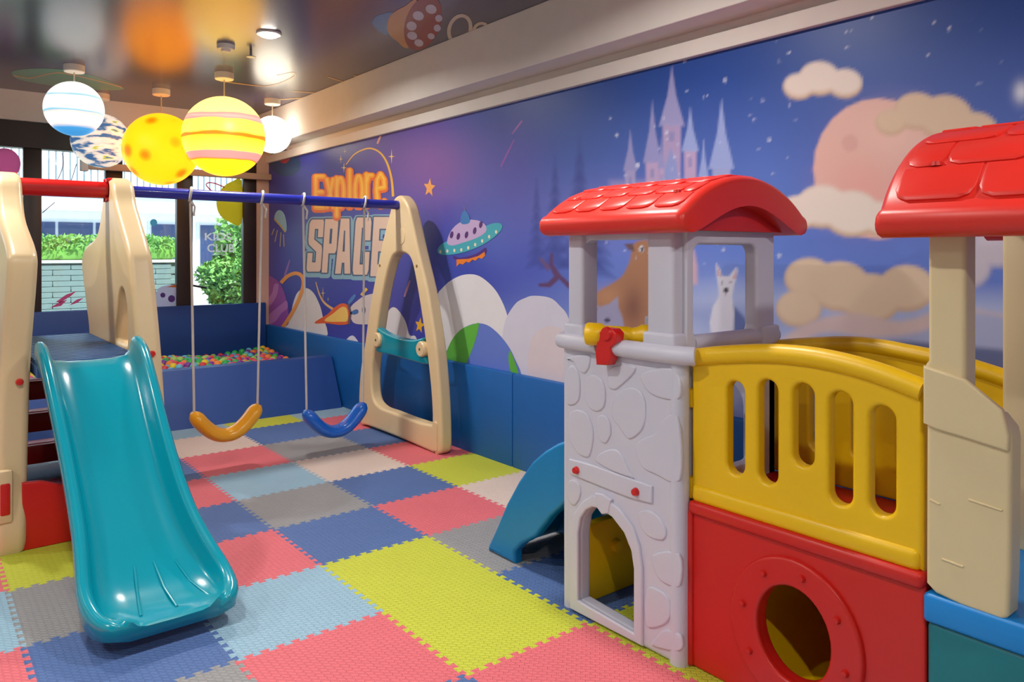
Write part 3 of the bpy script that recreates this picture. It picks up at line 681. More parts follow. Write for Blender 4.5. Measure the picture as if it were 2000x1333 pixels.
BC = {'pink': (238, 84, 130), 'purple': (120, 52, 158), 'green': (44, 176, 84), 'yellow': (232, 206, 44), 'orange': (240, 136, 56), 'sky blue': (96, 188, 220), 'lime': (160, 214, 110), 'red': (214, 60, 70)}
bmeshes = {}
for n_, c in BC.items():
    me = ball0.copy(); me.materials.append(mat('ball_'+n_.replace(' ', '_'), c, 0.35, noise=0.02)); bmeshes[n_] = me
spots = []; yy = 7.20; row = 0
while yy < 8.70:
    xx = 0.62+(0.0398 if row % 2 else 0)
    while xx < 3.24:
        z = 0.335+0.03*math.sin(xx*4.1+yy*3)+0.035*math.exp(-((xx-2.3)**2+(yy-8.1)**2)/0.3)
        spots.append((xx+random.uniform(-.0015, .0015), yy+random.uniform(-.0015, .0015), z+random.uniform(-.008, .018))); xx += 0.0795
    yy += 0.0695; row += 1
vis = [s for s in spots if s[2]+BR > CAM_H-(CAM_H-0.47)*(s[1]/7.0)-0.01 and s[0] > 0.75]
vis.sort(key=lambda s: s[1]); ind = set(vis[:300])
names = list(BC)
for s in vis[:300]:
    n_ = random.choice(names); o = bpy.data.objects.new('pit_ball', bmeshes[n_]); COL.objects.link(o); o.location = s
    tag(o, '%s plastic ball lying in the ball pit' % n_, 'ball', '%s balls in the pit' % n_)
bm = bmesh.new(); bmesh.ops.create_icosphere(bm, subdivisions=2, radius=BR); bm.verts.ensure_lookup_table()
bv = np.array([v.co[:] for v in bm.verts]); bf = np.array([[v.index for v in f_.verts] for f_ in bm.faces]); bm.free()
ctr_ = [(x, y, z) for x, y, z in spots if (x, y, z) not in ind]+[(x+0.03, y, z-0.088) for x, y, z in spots]
V_ = (np.array(ctr_)[:, None, :]+bv[None]).reshape(-1, 3); F_ = (np.arange(len(ctr_))[:, None, None]*len(bv)+bf[None]).reshape(-1, 3)
me = from_pd(V_.tolist(), F_.tolist())
nf = len(me.polygons); per = len(bf)
for n_ in names: me.materials.append(_mats['ball_'+n_.replace(' ', '_')])
mi = np.repeat(RNG.integers(0, len(names), nf//per), per); me.polygons.foreach_set('material_index', mi.astype(np.int32))
o = obj('pit_ball_fill', me, None); tag(o, 'deep fill of many coloured plastic balls in the ball pit', 'balls', None, 'stuff')

# ---------------------------------------------------------------- planet lamps
def globe_mat(name, kind):
    m = bpy.data.materials.new(name); m.use_nodes = True; N = m.node_tree.nodes; L = m.node_tree.links; b = N['Principled BSDF']
    tc = N.new('ShaderNodeTexCoord'); cr = N.new('ShaderNodeValToRGB'); e = cr.color_ramp
    def stops(s, interp='LINEAR'):
        e.interpolation = interp
        while len(e.elements) > 1: e.elements.remove(e.elements[0])
        e.elements[0].position = s[0][0]; e.elements[0].color = tuple(lin(s[0][1]))+(1,)
        for q_, c_ in s[1:]: el = e.elements.new(q_); el.color = tuple(lin(c_))+(1,)
    if kind in ('stripe', 'blue'):
        sx = N.new('ShaderNodeSeparateXYZ'); nz = N.new('ShaderNodeTexNoise'); nz.inputs['Scale'].default_value = 2.0
        mp = N.new('ShaderNodeMapping'); mp.inputs['Scale'].default_value = (1, 1, 6); L.new(tc.outputs['Generated'], mp.inputs['Vector']); L.new(mp.outputs['Vector'], nz.inputs['Vector'])
        L.new(tc.outputs['Generated'], sx.inputs['Vector']); ad = N.new('ShaderNodeMath'); ad.operation = 'MULTIPLY_ADD'; ad.inputs[1].default_value = 0.06; L.new(nz.outputs['Fac'], ad.inputs[0])
        L.new(sx.outputs['Z'], ad.inputs[2]); L.new(ad.outputs[0], cr.inputs['Fac'])
        o_ = 0.03
        if kind == 'stripe':
            y_, pk_, or_ = (255, 196, 62), (196, 104, 98), (158, 92, 10)
            stops([(0, (255, 176, 16)), (0.17+o_, (255, 176, 16)), (0.18+o_, or_), (0.20+o_, pk_), (0.27+o_, pk_), (0.285+o_, y_), (0.44+o_, (255, 180, 30)), (0.46+o_, or_), (0.49+o_, or_), (0.51+o_, y_), (0.66+o_, y_), (0.67+o_, pk_), (0.70+o_, (210, 130, 116)), (0.74+o_, pk_), (0.755+o_, (255, 208, 104)), (1, (255, 206, 100))])
        else:
            w_ = (250, 248, 240)
            stops([(0, (46, 122, 180)), (0.14, (60, 140, 196)), (0.22, (246, 224, 208)), (0.34, w_), (0.40, (246, 214, 196)), (0.44, (110, 180, 205)), (0.48, w_), (0.56, (232, 240, 240)), (0.70, w_), (0.73, (130, 190, 205)), (0.78, w_), (1, w_)])
    elif kind == 'earth':
        nz = N.new('ShaderNodeTexNoise'); nz.inputs['Scale'].default_value = 3.2; nz.inputs['Detail'].default_value = 4
        mp = N.new('ShaderNodeMapping'); mp.inputs['Scale'].default_value = (1, 1, 3.2); mp.inputs['Rotation'].default_value = (0, 0.35, 0)
        L.new(tc.outputs['Generated'], mp.inputs['Vector']); L.new(mp.outputs['Vector'], nz.inputs['Vector']); L.new(nz.outputs['Fac'], cr.inputs['Fac'])
        stops([(0, (40, 80, 130)), (0.40, (70, 112, 160)), (0.48, (236, 226, 212)), (0.60, (250, 240, 226)), (0.66, (200, 206, 60)), (0.70, (90, 130, 170)), (1, (40, 90, 150))])
    elif kind == 'moon':
        vo = N.new('ShaderNodeTexVoronoi'); vo.inputs['Scale'].default_value = 3.1; vo.inputs['Randomness'].default_value = 0.9
        L.new(tc.outputs['Generated'], vo.inputs['Vector']); L.new(vo.outputs['Distance'], cr.inputs['Fac'])
        stops([(0, (196, 84, 0)), (0.14, (206, 94, 0)), (0.36, (250, 146, 8)), (1, (255, 152, 12))])
    else: stops([(0, (255, 246, 224)), (1, (255, 246, 224))])
    L.new(cr.outputs['Color'], b.inputs['Base Color']); L.new(cr.outputs['Color'], b.inputs['Emission Color'])
    b.inputs['Emission Strength'].default_value = {'stripe': 2.8, 'moon': 2.6, 'blue': 1.3, 'earth': 0.8}.get(kind, 5.0)
    b.inputs['Roughness'].default_value = 0.4
    return m
M_CAN = mat('white_enamel', (232, 224, 210), 0.4); M_CORD = mat('pale_cord', (196, 186, 170), 0.6)
for cx, cy, gz, gr, kind, lab in ((1.089, 7.304, 2.712, 0.228, 'blue', 'white and pale blue banded planet globe pendant lamp'), (1.494, 8.457, 2.615, 0.268, 'earth', 'blue and cream mottled earth globe pendant lamp'),
                                  (1.91, 7.853, 2.499, 0.346, 'moon', 'large yellow cratered moon globe pendant lamp'), (2.17, 6.791, 2.52, 0.349, 'stripe', 'large yellow globe pendant lamp with pink stripes'),
                                  (2.927, 7.635, 2.715, 0.19, 'white', 'small plain white glowing globe pendant lamp')):
    t = thing('planet_lamp', lab, 'lamp', (cx, cy, gz-gr), 'planet pendant lamps')
    bm = bmesh.new(); bmesh.ops.create_uvsphere(bm, u_segments=48, v_segments=32, radius=gr, matrix=Matrix.Translation((cx, cy, gz))); me = bpy.data.meshes.new('m'); bm.to_mesh(me); bm.free()
    obj('globe', me, globe_mat('globe_'+kind, kind), t)
    obj('cord', tube([(cx, cy, gz+gr-0.01), (cx, cy, CZ-0.03)], 0.006, 8), M_CORD, t)
    obj('canopy', lathe([(0.02, -0.06), (0.075, -0.058), (0.08, -0.052), (0.08, 0.0), (0.0, 0.0)], (cx, cy, CZ), 28), M_CAN, t)
# downlights: one in view, the others of the same row and the next rows behind the camera
def downlight(x, y, lab, off=''):
    t = thing('downlight'+off, lab, 'ceiling light', (x, y, CZ-0.02), 'ceiling downlights')
    obj('trim_ring', lathe([(0.062, -0.012), (0.085, -0.012), (0.09, 0.0), (0.06, 0.0)], (x, y, CZ), 28), M_CAN, t)
    obj('lens'+off, lathe([(0.0, -0.034), (0.03, -0.032), (0.055, -0.024), (0.07, -0.012), (0.072, -0.001), (0.0, -0.001)], (x, y, CZ), 24), mat('lit_lens', (255, 250, 240), 0.4, noise=0, emit=30), t)
    ld = bpy.data.lights.new('downlight_bulb'+off, 'AREA'); ld.shape = 'DISK'; ld.size = 0.13; ld.energy = DOWNLIGHT_W; ld.color = (1, 0.95, 0.88); ld.spread = math.radians(165)
    lo = bpy.data.objects.new('downlight_bulb'+off, ld); COL.objects.link(lo); lo.parent = t; lo.location = (0, 0, -0.018)
downlight(2.027, 5.356, 'bright round downlight in the ceiling over the swings')
for x, y in ((0.1, 5.356), (2.03, 2.4), (0.1, 2.4), (-1.8, 5.356), (-1.8, 2.4), (2.03, -0.6), (0.1, -0.6)):
    downlight(x, y, 'round ceiling downlight of the room', '_offscreen')
t = thing('smoke_detector', 'white round smoke detector on the glossy ceiling', 'detector', (1.886, 5.864, CZ-0.06))
obj('base', lathe([(0.0, -0.035), (0.06, -0.035), (0.066, -0.02), (0.066, 0.0), (0.0, 0.0)], (1.886, 5.864, CZ), 28), M_CAN, t); obj('sensor_head', lathe([(0.0, -0.055), (0.03, -0.052), (0.036, -0.034), (0.0, -0.034)], (1.886, 5.864, CZ), 20), M_CAN, t)
t = thing('sprinkler', 'small metal fire sprinkler under the ceiling', 'sprinkler', (2.087, 5.89, CZ-0.06)); M_CHR = mat('dull_chrome', (150, 150, 150), 0.3, metal=0.9)
obj('stem', tube([(2.087, 5.89, CZ), (2.087, 5.89, CZ-0.05)], 0.01, 8), M_CHR, t); obj('deflector', lathe([(0.0, -0.055), (0.035, -0.055), (0.035, -0.051), (0.0, -0.051)], (2.087, 5.89, CZ), 14), M_CHR, t)

# ---------------------------------------------------------------- slide and swing frame
M_BEIGE = mat('beige_plastic', (222, 196, 152), 0.38, noise=0.03, bump=0.04, bscale=90)
M_TEAL = mat('teal_plastic', (0, 142, 164), 0.22, noise=0.04, nscale=2, coat=0.3)
M_RED = mat('red_plastic', (206, 26, 22), 0.35, noise=0.04, coat=0.2)
M_BLUEBAR = mat('blue_plastic_sleeve', (36, 44, 158), 0.3, noise=0.04, coat=0.3)
M_DECK = mat('dark_blue_plastic', (36, 84, 140), 0.35, noise=0.04)
M_REDDK = mat('dark_red_plastic', (204, 22, 18), 0.4, noise=0.04)
AX = 5.27                      # the line of the top bar in y
play = thing('slide_and_swing_frame', 'beige toddler gym with teal slide, red and blue top bar and swing frame', 'slide', (1.0, 5.0, 0))
def bell(front_shoulder, hw_back, top):
    """side panel outline in (y, z)"""
    return spline([(4.47, 0.0), (4.50, 0.35), (4.55, 0.9), (front_shoulder, 1.38), (front_shoulder+0.07, 1.52), (4.92, 1.68), (5.06, 1.80), (5.14, 1.92), (AX, top), (5.38, 1.93), (5.46, 1.78), (5.62, 1.62), (6.02, 1.545), (6.17, 1.47), (6.19, 1.36), (6.08, 1.12), (6.0, 0.9), (6.05, 0.4), (6.08, 0.0), (5.75, -0.0), (4.85, 0.0)], 4)
def splay(me, x_at, amount):
    co = np.empty(len(me.vertices)*3); me.vertices.foreach_get('co', co); co = co.reshape(-1, 3)
    co[:, 0] += np.where(co[:, 2] < 1.5, amount*(1.5-co[:, 2])/1.5, 0); co[:, 2] = np.maximum(co[:, 2], 0)
    me.vertices.foreach_set('co', co.ravel()); me.update(); return me
arch = spline([(4.80, 1.0), (4.79, 1.18), (4.86, 1.27), (4.96, 1.24), (5.03, 1.12), (5.10, 1.0), (5.08, 0.965), (4.84, 0.965)], 4)
near = obj('side_panel', splay(plate(bell(4.42, 0, 1.965), [arch], 0.13, 0.035, 'x', 0.44, 4), 0.44, -0.05), M_BEIGE, play)
far = obj('side_panel', splay(plate(bell(4.66, 0, 1.965), [arch], 0.13, 0.035, 'x', 1.03, 4), 1.03, 0.05), M_BEIGE, play)
obj('front_recess', box(0.335, 0.40, 4.452, 4.50, 0.16, 0.42, 0.012), M_BEIGE, near); obj('red_inset', box(0.345, 0.39, 4.446, 4.49, 0.20, 0.36, 0.01), M_REDDK, near)
for z_, y_, pan, x_ in ((0.84, 4.552, near, 0.435), (0.93, 4.562, far, 1.06)): obj('bolt_cap', lathe([(0.0, -0.014), (0.014, -0.012), (0.018, 0.0), (0.0, 0.0)], (x_, y_-0.012, z_), 14, 'y'), M_RED, pan)
# top bars
tb = obj('top_bar', tube([(0.45, AX, 1.885), (1.0, AX, 1.885)], 0.052, 20), M_RED, play, 'thick red top bar')
for x_ in (0.475, 0.985):
    obj('flange', lathe([(0.0, -0.02), (0.075, -0.02), (0.08, -0.014), (0.08, 0.014), (0.075, 0.02), (0.0, 0.02)], (x_, AX, 1.885), 22, 'x'), M_RED, tb)
    for a_ in (50, 130, 230, 310): obj('bolt', lathe([(0.0, -0.035), (0.014, -0.033), (0.016, 0.0), (0.0, 0.0)], (x_, AX+0.062*math.cos(math.radians(a_)), 1.885+0.075*math.sin(math.radians(a_))), 10, 'x'), M_RED, tb)
bb = obj('swing_bar', tube([(1.05, AX, 1.885), (3.16, AX+0.02, 1.875)], 0.036, 18), M_BLUEBAR, play, 'long blue swing bar')
obj('bar_cap', lathe([(0.0, 0.0), (0.045, 0.0), (0.045, 0.03), (0.0, 0.035)], (3.145, AX+0.02, 1.875), 18, 'x'), mat('black_plastic', (24, 24, 26), 0.4), bb)
# deck with ridges, ladder steps, red skirt
deck_v = box(0.50, 0.98, 4.46, 5.95, 0.86, 0.915, 0.006)
dk = obj('deck', deck_v, M_DECK, play)
for k in range(22): obj('deck_ridge', box(0.505, 0.975, 4.48+k*0.066, 4.513+k*0.066, 0.912, 0.940, 0.005), M_DECK, dk)
for k, z_ in enumerate((0.20, 0.42, 0.64, 0.86)):
    obj('step', box(0.46, 1.02, 6.02-0.02*k, 6.14-0.02*k, z_-0.06, z_, 0.012), M_REDDK, play)
    obj('step_riser', box(0.46, 1.02, 5.98-0.02*k, 6.02-0.02*k, z_-0.13, z_-0.005, 0.006), M_REDDK, play)
sk = spline([(0.46, 0.0), (0.46, 0.33), (0.49, 0.345), (0.60, 0.305), (0.74, 0.27), (0.90, 0.29), (1.04, 0.33), (1.06, 0.0)], 3)
obj('red_skirt', plate([(0.44, 0.0), (0.44, 0.34), (0.52, 0.335), (0.66, 0.28), (0.84, 0.27), (0.98, 0.30), (1.06, 0.34), (1.06, 0.0)], (), 0.04, 0.008, 'y', 4.50), M_REDDK, play)
# chute: a swept trough
def chute():
    prof = [(4.46, 0.935, .219, .11), (4.40, 0.93, .219, .11), (4.30, 0.885, .217, .115), (4.15, 0.77, .212, .12), (3.95, 0.60, .206, .12), (3.75, 0.425, .206, .12), (3.58, 0.285, .214, .12), (3.45, 0.195, .230, .115),
            (3.34, 0.135, .246, .105), (3.25, 0.108, .252, .09), (3.17, 0.098, .248, .072), (3.11, 0.10, .236, .054), (3.07, 0.103, .214, .04), (3.05, 0.10, .186, .03)]
    P = spline([p[:2] for p in prof], 3, False); W = spline([p[2:] for p in prof], 3, False)
    v, f = [], []; K = len(P)
    for i in range(K):
        a = P[max(i-1, 0)]; b = P[min(i+1, K-1)]; t = Vector((0, b[0]-a[0], b[1]-a[1])).normalized(); n = Vector((0, -t.z, t.y))
        if n.z < 0: n = -n
        y, z = P[i]; w, hh = W[i]; s = min(1, max(0, (4.46-y)/1.4)); cx = 0.737+0.055*s*s
        th = 0.045
        sec = [(-w+0.055, 0.012), (-w+0.035, 0.035), (-w+0.024, hh*0.75), (-w+0.018, hh-0.012), (-w+0.004, hh), (-w-0.014, hh), (-w-0.026, hh-0.014), (-w-0.028, hh*0.5), (-w-0.014, -th*0.7), (-w+0.03, -th)]
        m_ = [(-q[0], q[1]) for q in sec[::-1]]
        mid = [(0.10, 0.002), (0, 0.0), (-0.10, 0.002)]
        for a_, b_ in sec+m_+mid: v.append(Vector((cx+a_, y, z))+n*b_)
    m = len(v)//K
    for i in range(K-1):
        for k in range(m): f.append((i*m+k, i*m+(k+1) % m, (i+1)*m+(k+1) % m, (i+1)*m+k))
    f.append(tuple(range(m-1, -1, -1))); f.append(tuple((K-1)*m+k for k in range(m)))
    me = from_pd(v, f); bm = bmesh.new(); bm.from_mesh(me); bmesh.ops.recalc_face_normals(bm, faces=bm.faces[:])
    bm.to_mesh(me); bm.free(); return me
ch = obj('slide_chute', chute(), M_TEAL, play, 'teal slide chute', angle=70)
for dx in (-0.07, 0.03, 0.13): obj('chute_rib', tube([(0.785+dx*0.75, 3.44, 0.187), (0.785+dx, 3.30, 0.124), (0.785+dx*1.3, 3.15, 0.099)], 0.006, 8), M_TEAL, ch)
# A frame at the mural wall
XF = 3.05
A_out = [on_x(u, v, XF) for u, v in ((777, 382), (786, 386), (796, 402), (802, 425), (816, 490), (833, 563), (845, 636), (853, 696), (860, 786), (862, 872), (855, 888), (846, 887), (781, 857), (716, 832), (705, 829), (700, 790), (703, 725), (711, 676), (721, 603), (733, 538), (747, 469), (759, 421), (767, 392))]
A_hole = [on_x(u, v, XF) for u, v in ((783, 494), (797, 500), (806, 522), (818, 587), (830, 668), (840, 757), (843, 822), (836, 829), (801, 819), (765, 805), (740, 795), (727, 775), (725, 725), (731, 676), (741, 603), (752, 545), (763, 507), (772, 496))]
A_out = [(y, max(z, 0.0)) for y, z in A_out]
af = obj('swing_end_frame', plate(spline(A_out, 4), [spline(A_hole, 4)], 0.10, 0.022, 'x', XF+0.05, 3), M_BEIGE, play)
yy_, zz_ = on_x(783, 462, XF); obj('round_boss', lathe([(0.05, -0.004), (0.065, -0.004), (0.07, 0.004), (0.05, 0.004)], (XF+0.0, yy_, zz_), 22, 'x'), M_BEIGE, af)
cb = [on_x(u, v, XF) for u, v in ((736, 641), (748, 648), (765, 656), (790, 663), (810, 664), (829, 660), (824, 672), (826, 690), (834, 712), (800, 704), (765, 694), (735, 686), (741, 664))]
cbo = obj('cross_brace', plate(spline(cb, 4), (), 0.07, 0.014, 'x', XF+0.03, 3), M_TEAL, play, 'teal cross brace')
for u, v in ((740, 664), (826, 682)):
    yy_, zz_ = on_x(u, v, XF); d_ = obj('brace_boss', lathe([(0.0, -0.03), (0.052, -0.03), (0.06, -0.02), (0.06, 0.03), (0.0, 0.03)], (XF, yy_, zz_), 22, 'x'), M_BEIGE, af)
    obj('screw', lathe([(0.0, -0.034), (0.01, -0.033), (0.01, 0.0), (0.0, 0.0)], (XF, yy_, zz_), 10, 'x'), M_CHR, af)
for u, v in ((742, 519), (814, 520)):
    yy_, zz_ = on_x(u, v, XF); obj('screw', lathe([(0.0, -0.006), (0.012, -0.005), (0.012, 0.0), (0.0, 0.0)], (XF+0.002, yy_, zz_), 10, 'x'), mat('brass_screw', (150, 120, 70), 0.4, metal=0.5), af)
fy_, fz_ = on_x(850, 850, XF); obj('foot_socket', plate(rrect(fy_-0.03, fy_+0.02, fz_-0.12, fz_+0.10, 0.02), (), 0.012, 0.004, 'x', XF-0.002), M_BEIGE, af)
# swings
M_ROPE = mat('white_rope', (208, 202, 196), 0.8, bump=0.4, bscale=300)
def swing(x0, x1, zt, zb, m, lab, sx0, sx1):
    cx = (sx0+sx1)/2; t = thing('swing', lab, 'swing', (cx, AX, zb-0.03), 'swings on the blue bar')
    hw = (sx1-sx0)/2; path = []; rad = []
    for k in range(45):
        s = -1+2*k/44; a = abs(s)
        path.append((cx+hw*(s*0.62+0.38*s*a), AX, zb+(zt-zb)*(a**2.6))); rad.append((0.050-0.004*(1-a))*math.sqrt(max(0.12, 1-max(0, (a-0.86)/0.15)**2)))
    P = tube(path, rad, 16, squash=(1.0, 1.55)); obj('seat', P, m, t, angle=80)
    for xa, xb in ((x0, sx0+0.012), (x1, sx1-0.012)):
        r = obj('rope', tube([(xb, AX, zt-0.02), ((xa+xb)/2, AX, (zt+1.84)/2), (xa, AX, 1.83)], 0.0085, 8), M_ROPE, t)
        obj('knot', tube([(xa+0.012*math.cos(q), AX+0.044*math.cos(q*1.0+.6), 1.885+0.044*math.sin(q*1.0+.6)) for q in np.linspace(0, 6.28, 18)], 0.009, 6, closed=True), M_ROPE, r)
        obj('tail', tube([(xa, AX-0.01, 1.84), (xa+0.02, AX-0.03, 1.80), (xa+0.012, AX-0.03, 1.74)], 0.008, 6), M_ROPE, r)
M_SY = mat('amber_plastic', (242, 168, 18), 0.3, noise=0.03, coat=0.3); M_SB = mat('bright_blue_plastic', (14, 104, 214), 0.3, noise=0.03, coat=0.3)
swing(1.463, 1.945, 0.425, 0.245, M_SY, 'amber yellow bucket curve swing seat on white ropes', 1.475, 1.925)
swing(2.25, 2.745, 0.335, 0.15, M_SB, 'bright blue curved swing seat on white ropes', 2.265, 2.745)

# ---------------------------------------------------------------- playhouse along the mural wall
M_TW = mat('lilac_white_plastic', (204, 204, 220), 0.42, noise=0.02, bump=0.05, bscale=70)
M_YEL = mat('yellow_plastic', (236, 190, 0), 0.38, noise=0.03, bump=0.04, bscale=70)
M_ROOF = mat('roof_red_plastic', (226, 48, 38), 0.38, noise=0.03)
M_PANR = mat('panel_red_plastic', (204, 30, 22), 0.4, noise=0.04, bump=0.05, bscale=50)
M_BEI2 = mat('sand_plastic', (218, 200, 158), 0.42, noise=0.03, bump=0.05, bscale=70)
M_CB = mat('azure_plastic', (0, 122, 186), 0.35, noise=0.04); M_SKY = mat('sky_blue_plastic', (0, 132, 214), 0.4); M_TEA2 = mat('deep_teal_plastic', (0, 112, 124), 0.4)
house_t = thing('playhouse', 'plastic playhouse with white castle tower, yellow bridge and red shingled roofs', 'playhouse', (2.45, 1.6, 0))
X0, X1, Y0, Y1 = 2.165, 2.785, 1.75, 2.365          # tower footprint
# tower front with door arch
door = [on_x(u, v, X0) for u, v in ((1132, 1172), (1132, 1040), (1137, 1012), (1148, 996), (1160, 990), (1176, 994), (1199, 1010), (1222, 1040), (1236, 1075), (1241, 1110), (1241, 1236))]
tf_out = [(Y1, 0.03), (Y1, 1.09), (Y1-0.03, 1.11), (Y0+0.03, 1.11), (Y0, 1.09), (Y0, 0.03), (Y0+0.03, 0.0), (Y1-0.03, 0.0)]
tw = obj('tower_front', plate(tf_out, [door], 0.07, 0.02, 'x', X0+0.035, 3), M_TW, house_t, 'white stone patterned tower wall with door arch')
obj('tower_side', plate([(X0+0.02, 0.0), (X0+0.02, 1.11), (X1, 1.11), (X1, 0.0)], [rrect(X0+0.14, X1-0.12, 0.66, 1.0, 0.05)], 0.06, 0.012, 'y', Y0+0.03, 2), M_TW, house_t)
obj('tower_back', plate([(Y0, 0.0), (Y0, 1.11), (Y1, 1.11), (Y1, 0.0)], [rrect(Y0+0.12, Y1-0.12, 0.02, 0.95, 0.1)], 0.06, 0.012, 'x', X1-0.03), M_TW, house_t)
ye = obj('yellow_inner_wall', box(X0+0.10, X1-0.03, Y1-0.055, Y1-0.005, 0.0, 0.335, 0.012), M_YEL, house_t)
for x_ in (2.42, 2.53): obj('round_knob', lathe([(0.0, -0.03), (0.024, -0.026), (0.03, 0.0), (0.0, 0.0)], (x_, Y1-0.055, 0.21), 16, 'y'), M_YEL, ye)
obj('tower_deck', box(X0+0.06, X1-0.05, Y0+0.05, Y1-0.01, 0.56, 0.60, 0.006), M_CB, house_t)
# raised door surround, strap and stones
def px_plate(name, px, t, parent, m, sp=4, lift=0.0, bev=0.004, plane=None):
    pl = plane if plane is not None else X0
    pts = [on_x(u, v, pl) for u, v in px]
    return obj(name, plate(spline(pts, sp) if sp else pts, (), t, bev, 'x', pl-lift, 2), m, parent)
ring_o = [on_x(u, v, X0) for u, v in ((1116, 1188), (1118, 1040), (1124, 1002), (1140, 980), (1160, 966), (1184, 972), (1212, 992), (1238, 1026), (1252, 1066), (1258, 1110), (1258, 1262))]
obj('door_surround', plate(ring_o, [door], 0.022, 0.008, 'x', X0-0.002, 3), M_TW, tw)
px_plate('keystone', [(1166, 962), (1182, 964), (1198, 976), (1194, 1002), (1180, 1004), (1170, 990)], 0.03, tw, M_TW, 0, 0.002, 0.007)
st = px_plate('strap', [(1114, 896), (1160, 908), (1220, 930), (1276, 950), (1276, 984), (1230, 972), (1170, 948), (1116, 926)], 0.018, tw, M_TW, 0, 0.001, 0.006)
for u, v in ((1130, 918), (1246, 960)):
    y_, z_ = on_x(u, v, X0); obj('red_bolt', lathe([(0.0, -0.022), (0.012, -0.02), (0.016, -0.008), (0.016, 0.0), (0.0, 0.0)], (X0-0.006, y_, z_), 16, 'x'), M_RED, tw)
STONES = [[(1108, 730), (1117, 714), (1128, 722), (1134, 745), (1132, 780), (1118, 792), (1106, 782)], [(1148, 738), (1162, 732), (1178, 745), (1184, 770), (1180, 796), (1164, 804), (1148, 790), (1144, 760)],
          [(1108, 700), (1150, 692), (1152, 716), (1142, 730), (1130, 722), (1122, 708)], [(1190, 728), (1200, 716), (1238, 714), (1240, 728), (1216, 752), (1200, 762), (1188, 752)],
          [(1198, 786), (1212, 764), (1236, 757), (1256, 770), (1262, 800), (1256, 838), (1230, 858), (1212, 836), (1198, 816)], [(1112, 812), (1130, 800), (1150, 812), (1160, 845), (1156, 880), (1148, 894), (1128, 884), (1114, 856)],
          [(1168, 816), (1180, 810), (1192, 824), (1194, 848), (1184, 866), (1172, 858), (1167, 836)], [(1166, 894), (1176, 884), (1200, 877), (1216, 890), (1232, 924), (1238, 934), (1196, 920), (1166, 902)],
          [(1252, 736), (1268, 724), (1320, 722), (1330, 776), (1300, 780), (1268, 766)], [(1242, 872), (1258, 856), (1282, 846), (1294, 822), (1326, 814), (1330, 938), (1280, 926), (1254, 910)],
          [(1110, 945), (1122, 937), (1134, 950), (1134, 972), (1122, 988), (1112, 976)], [(1248, 1004), (1264, 996), (1286, 1008), (1302, 1034), (1298, 1054), (1276, 1052), (1256, 1036)],
          [(1276, 1084), (1328, 1082), (1330, 1144), (1304, 1142), (1284, 1124)], [(1264, 1152), (1288, 1152), (1308, 1172), (1310, 1204), (1296, 1222), (1264, 1222)], [(1282, 1246), (1300, 1230), (1330, 1240), (1330, 1272), (1276, 1262)]]
for s_ in STONES: px_plate('stone_relief', s_, 0.016, tw, M_TW, 4, -0.001, 0.0065)
# corner roll, top rail, posts
obj('corner_roll', tube([(X0+0.028, Y0+0.02, 0.0), (X0+0.028, Y0+0.02, 1.1)], 0.036, 16), M_TW, house_t); obj('corner_roll', tube([(X0+0.03, Y1-0.02, 0.0), (X0+0.03, Y1-0.02, 1.1)], 0.032, 16), M_TW, house_t)
y_l, _z = on_x(1172, 690, X0-0.02); y_r, _z = on_x(1192, 690, X0-0.02)
obj('top_rail', tube([(X0+0.30, Y1+0.025, 1.125), (X0+0.05, Y1+0.025, 1.125), (X0-0.005, Y1+0.0, 1.125), (X0-0.012, Y1-0.06, 1.125), (X0-0.012, y_l+0.01, 1.125)], 0.034, 16), M_TW, house_t)
obj('top_rail', tube([(X0-0.012, y_r-0.03, 1.125), (X0-0.012, Y0+0.06, 1.125), (X0+0.0, Y0-0.02, 1.125), (X0+0.02, Y0-0.055, 1.125)], 0.034, 16), M_TW, house_t)
obj('side_rail', tube([(X0+0.10, Y0+0.03, 1.155), (X1+0.03, Y0+0.03, 1.155)], 0.034, 14), M_TW, house_t)
def post(x0, x1, y0, y1, m):
    p_ = obj('post', box(x0, x1, y0, y1, 1.10, 1.62, 0.016, 3), m, house_t); obj('post_collar', box(x0-0.012, x1+0.012, y0-0.012, y1+0.012, 1.12, 1.20, 0.012, 3), m, p_)
post(X0-0.005, X0+0.09, 2.245, 2.335, M_TW); post(X0-0.005, X0+0.085, 1.775, 1.90, M_TW); post(X1-0.10, X1, Y1-0.10, Y1-0.01, M_TW)
obj('front_header', plate([(2.26, 1.50), (2.25, 1.53), (2.22, 1.545), (1.92, 1.545), (1.89, 1.53), (1.885, 1.50), (1.885, 1.62), (2.26, 1.62)], (), 0.05, 0.006, 'x', X0+0.04), M_TW, house_t)
hole = rrect(2.26, 2.655, 1.17, 1.525, 0.04)
obj('side_window', plate([(X0+0.05, 1.12), (X0+0.05, 1.62), (X1, 1.62), (X1, 1.12)], [hole], 0.06, 0.014, 'y', Y0+0.035, 3), M_TW, house_t, 'white window frame of the tower side')
obj('post_collar', box(X1-0.10, X1+0.015, Y0-0.01, Y0+0.08, 1.12, 1.20, 0.012, 3), M_TW, house_t)
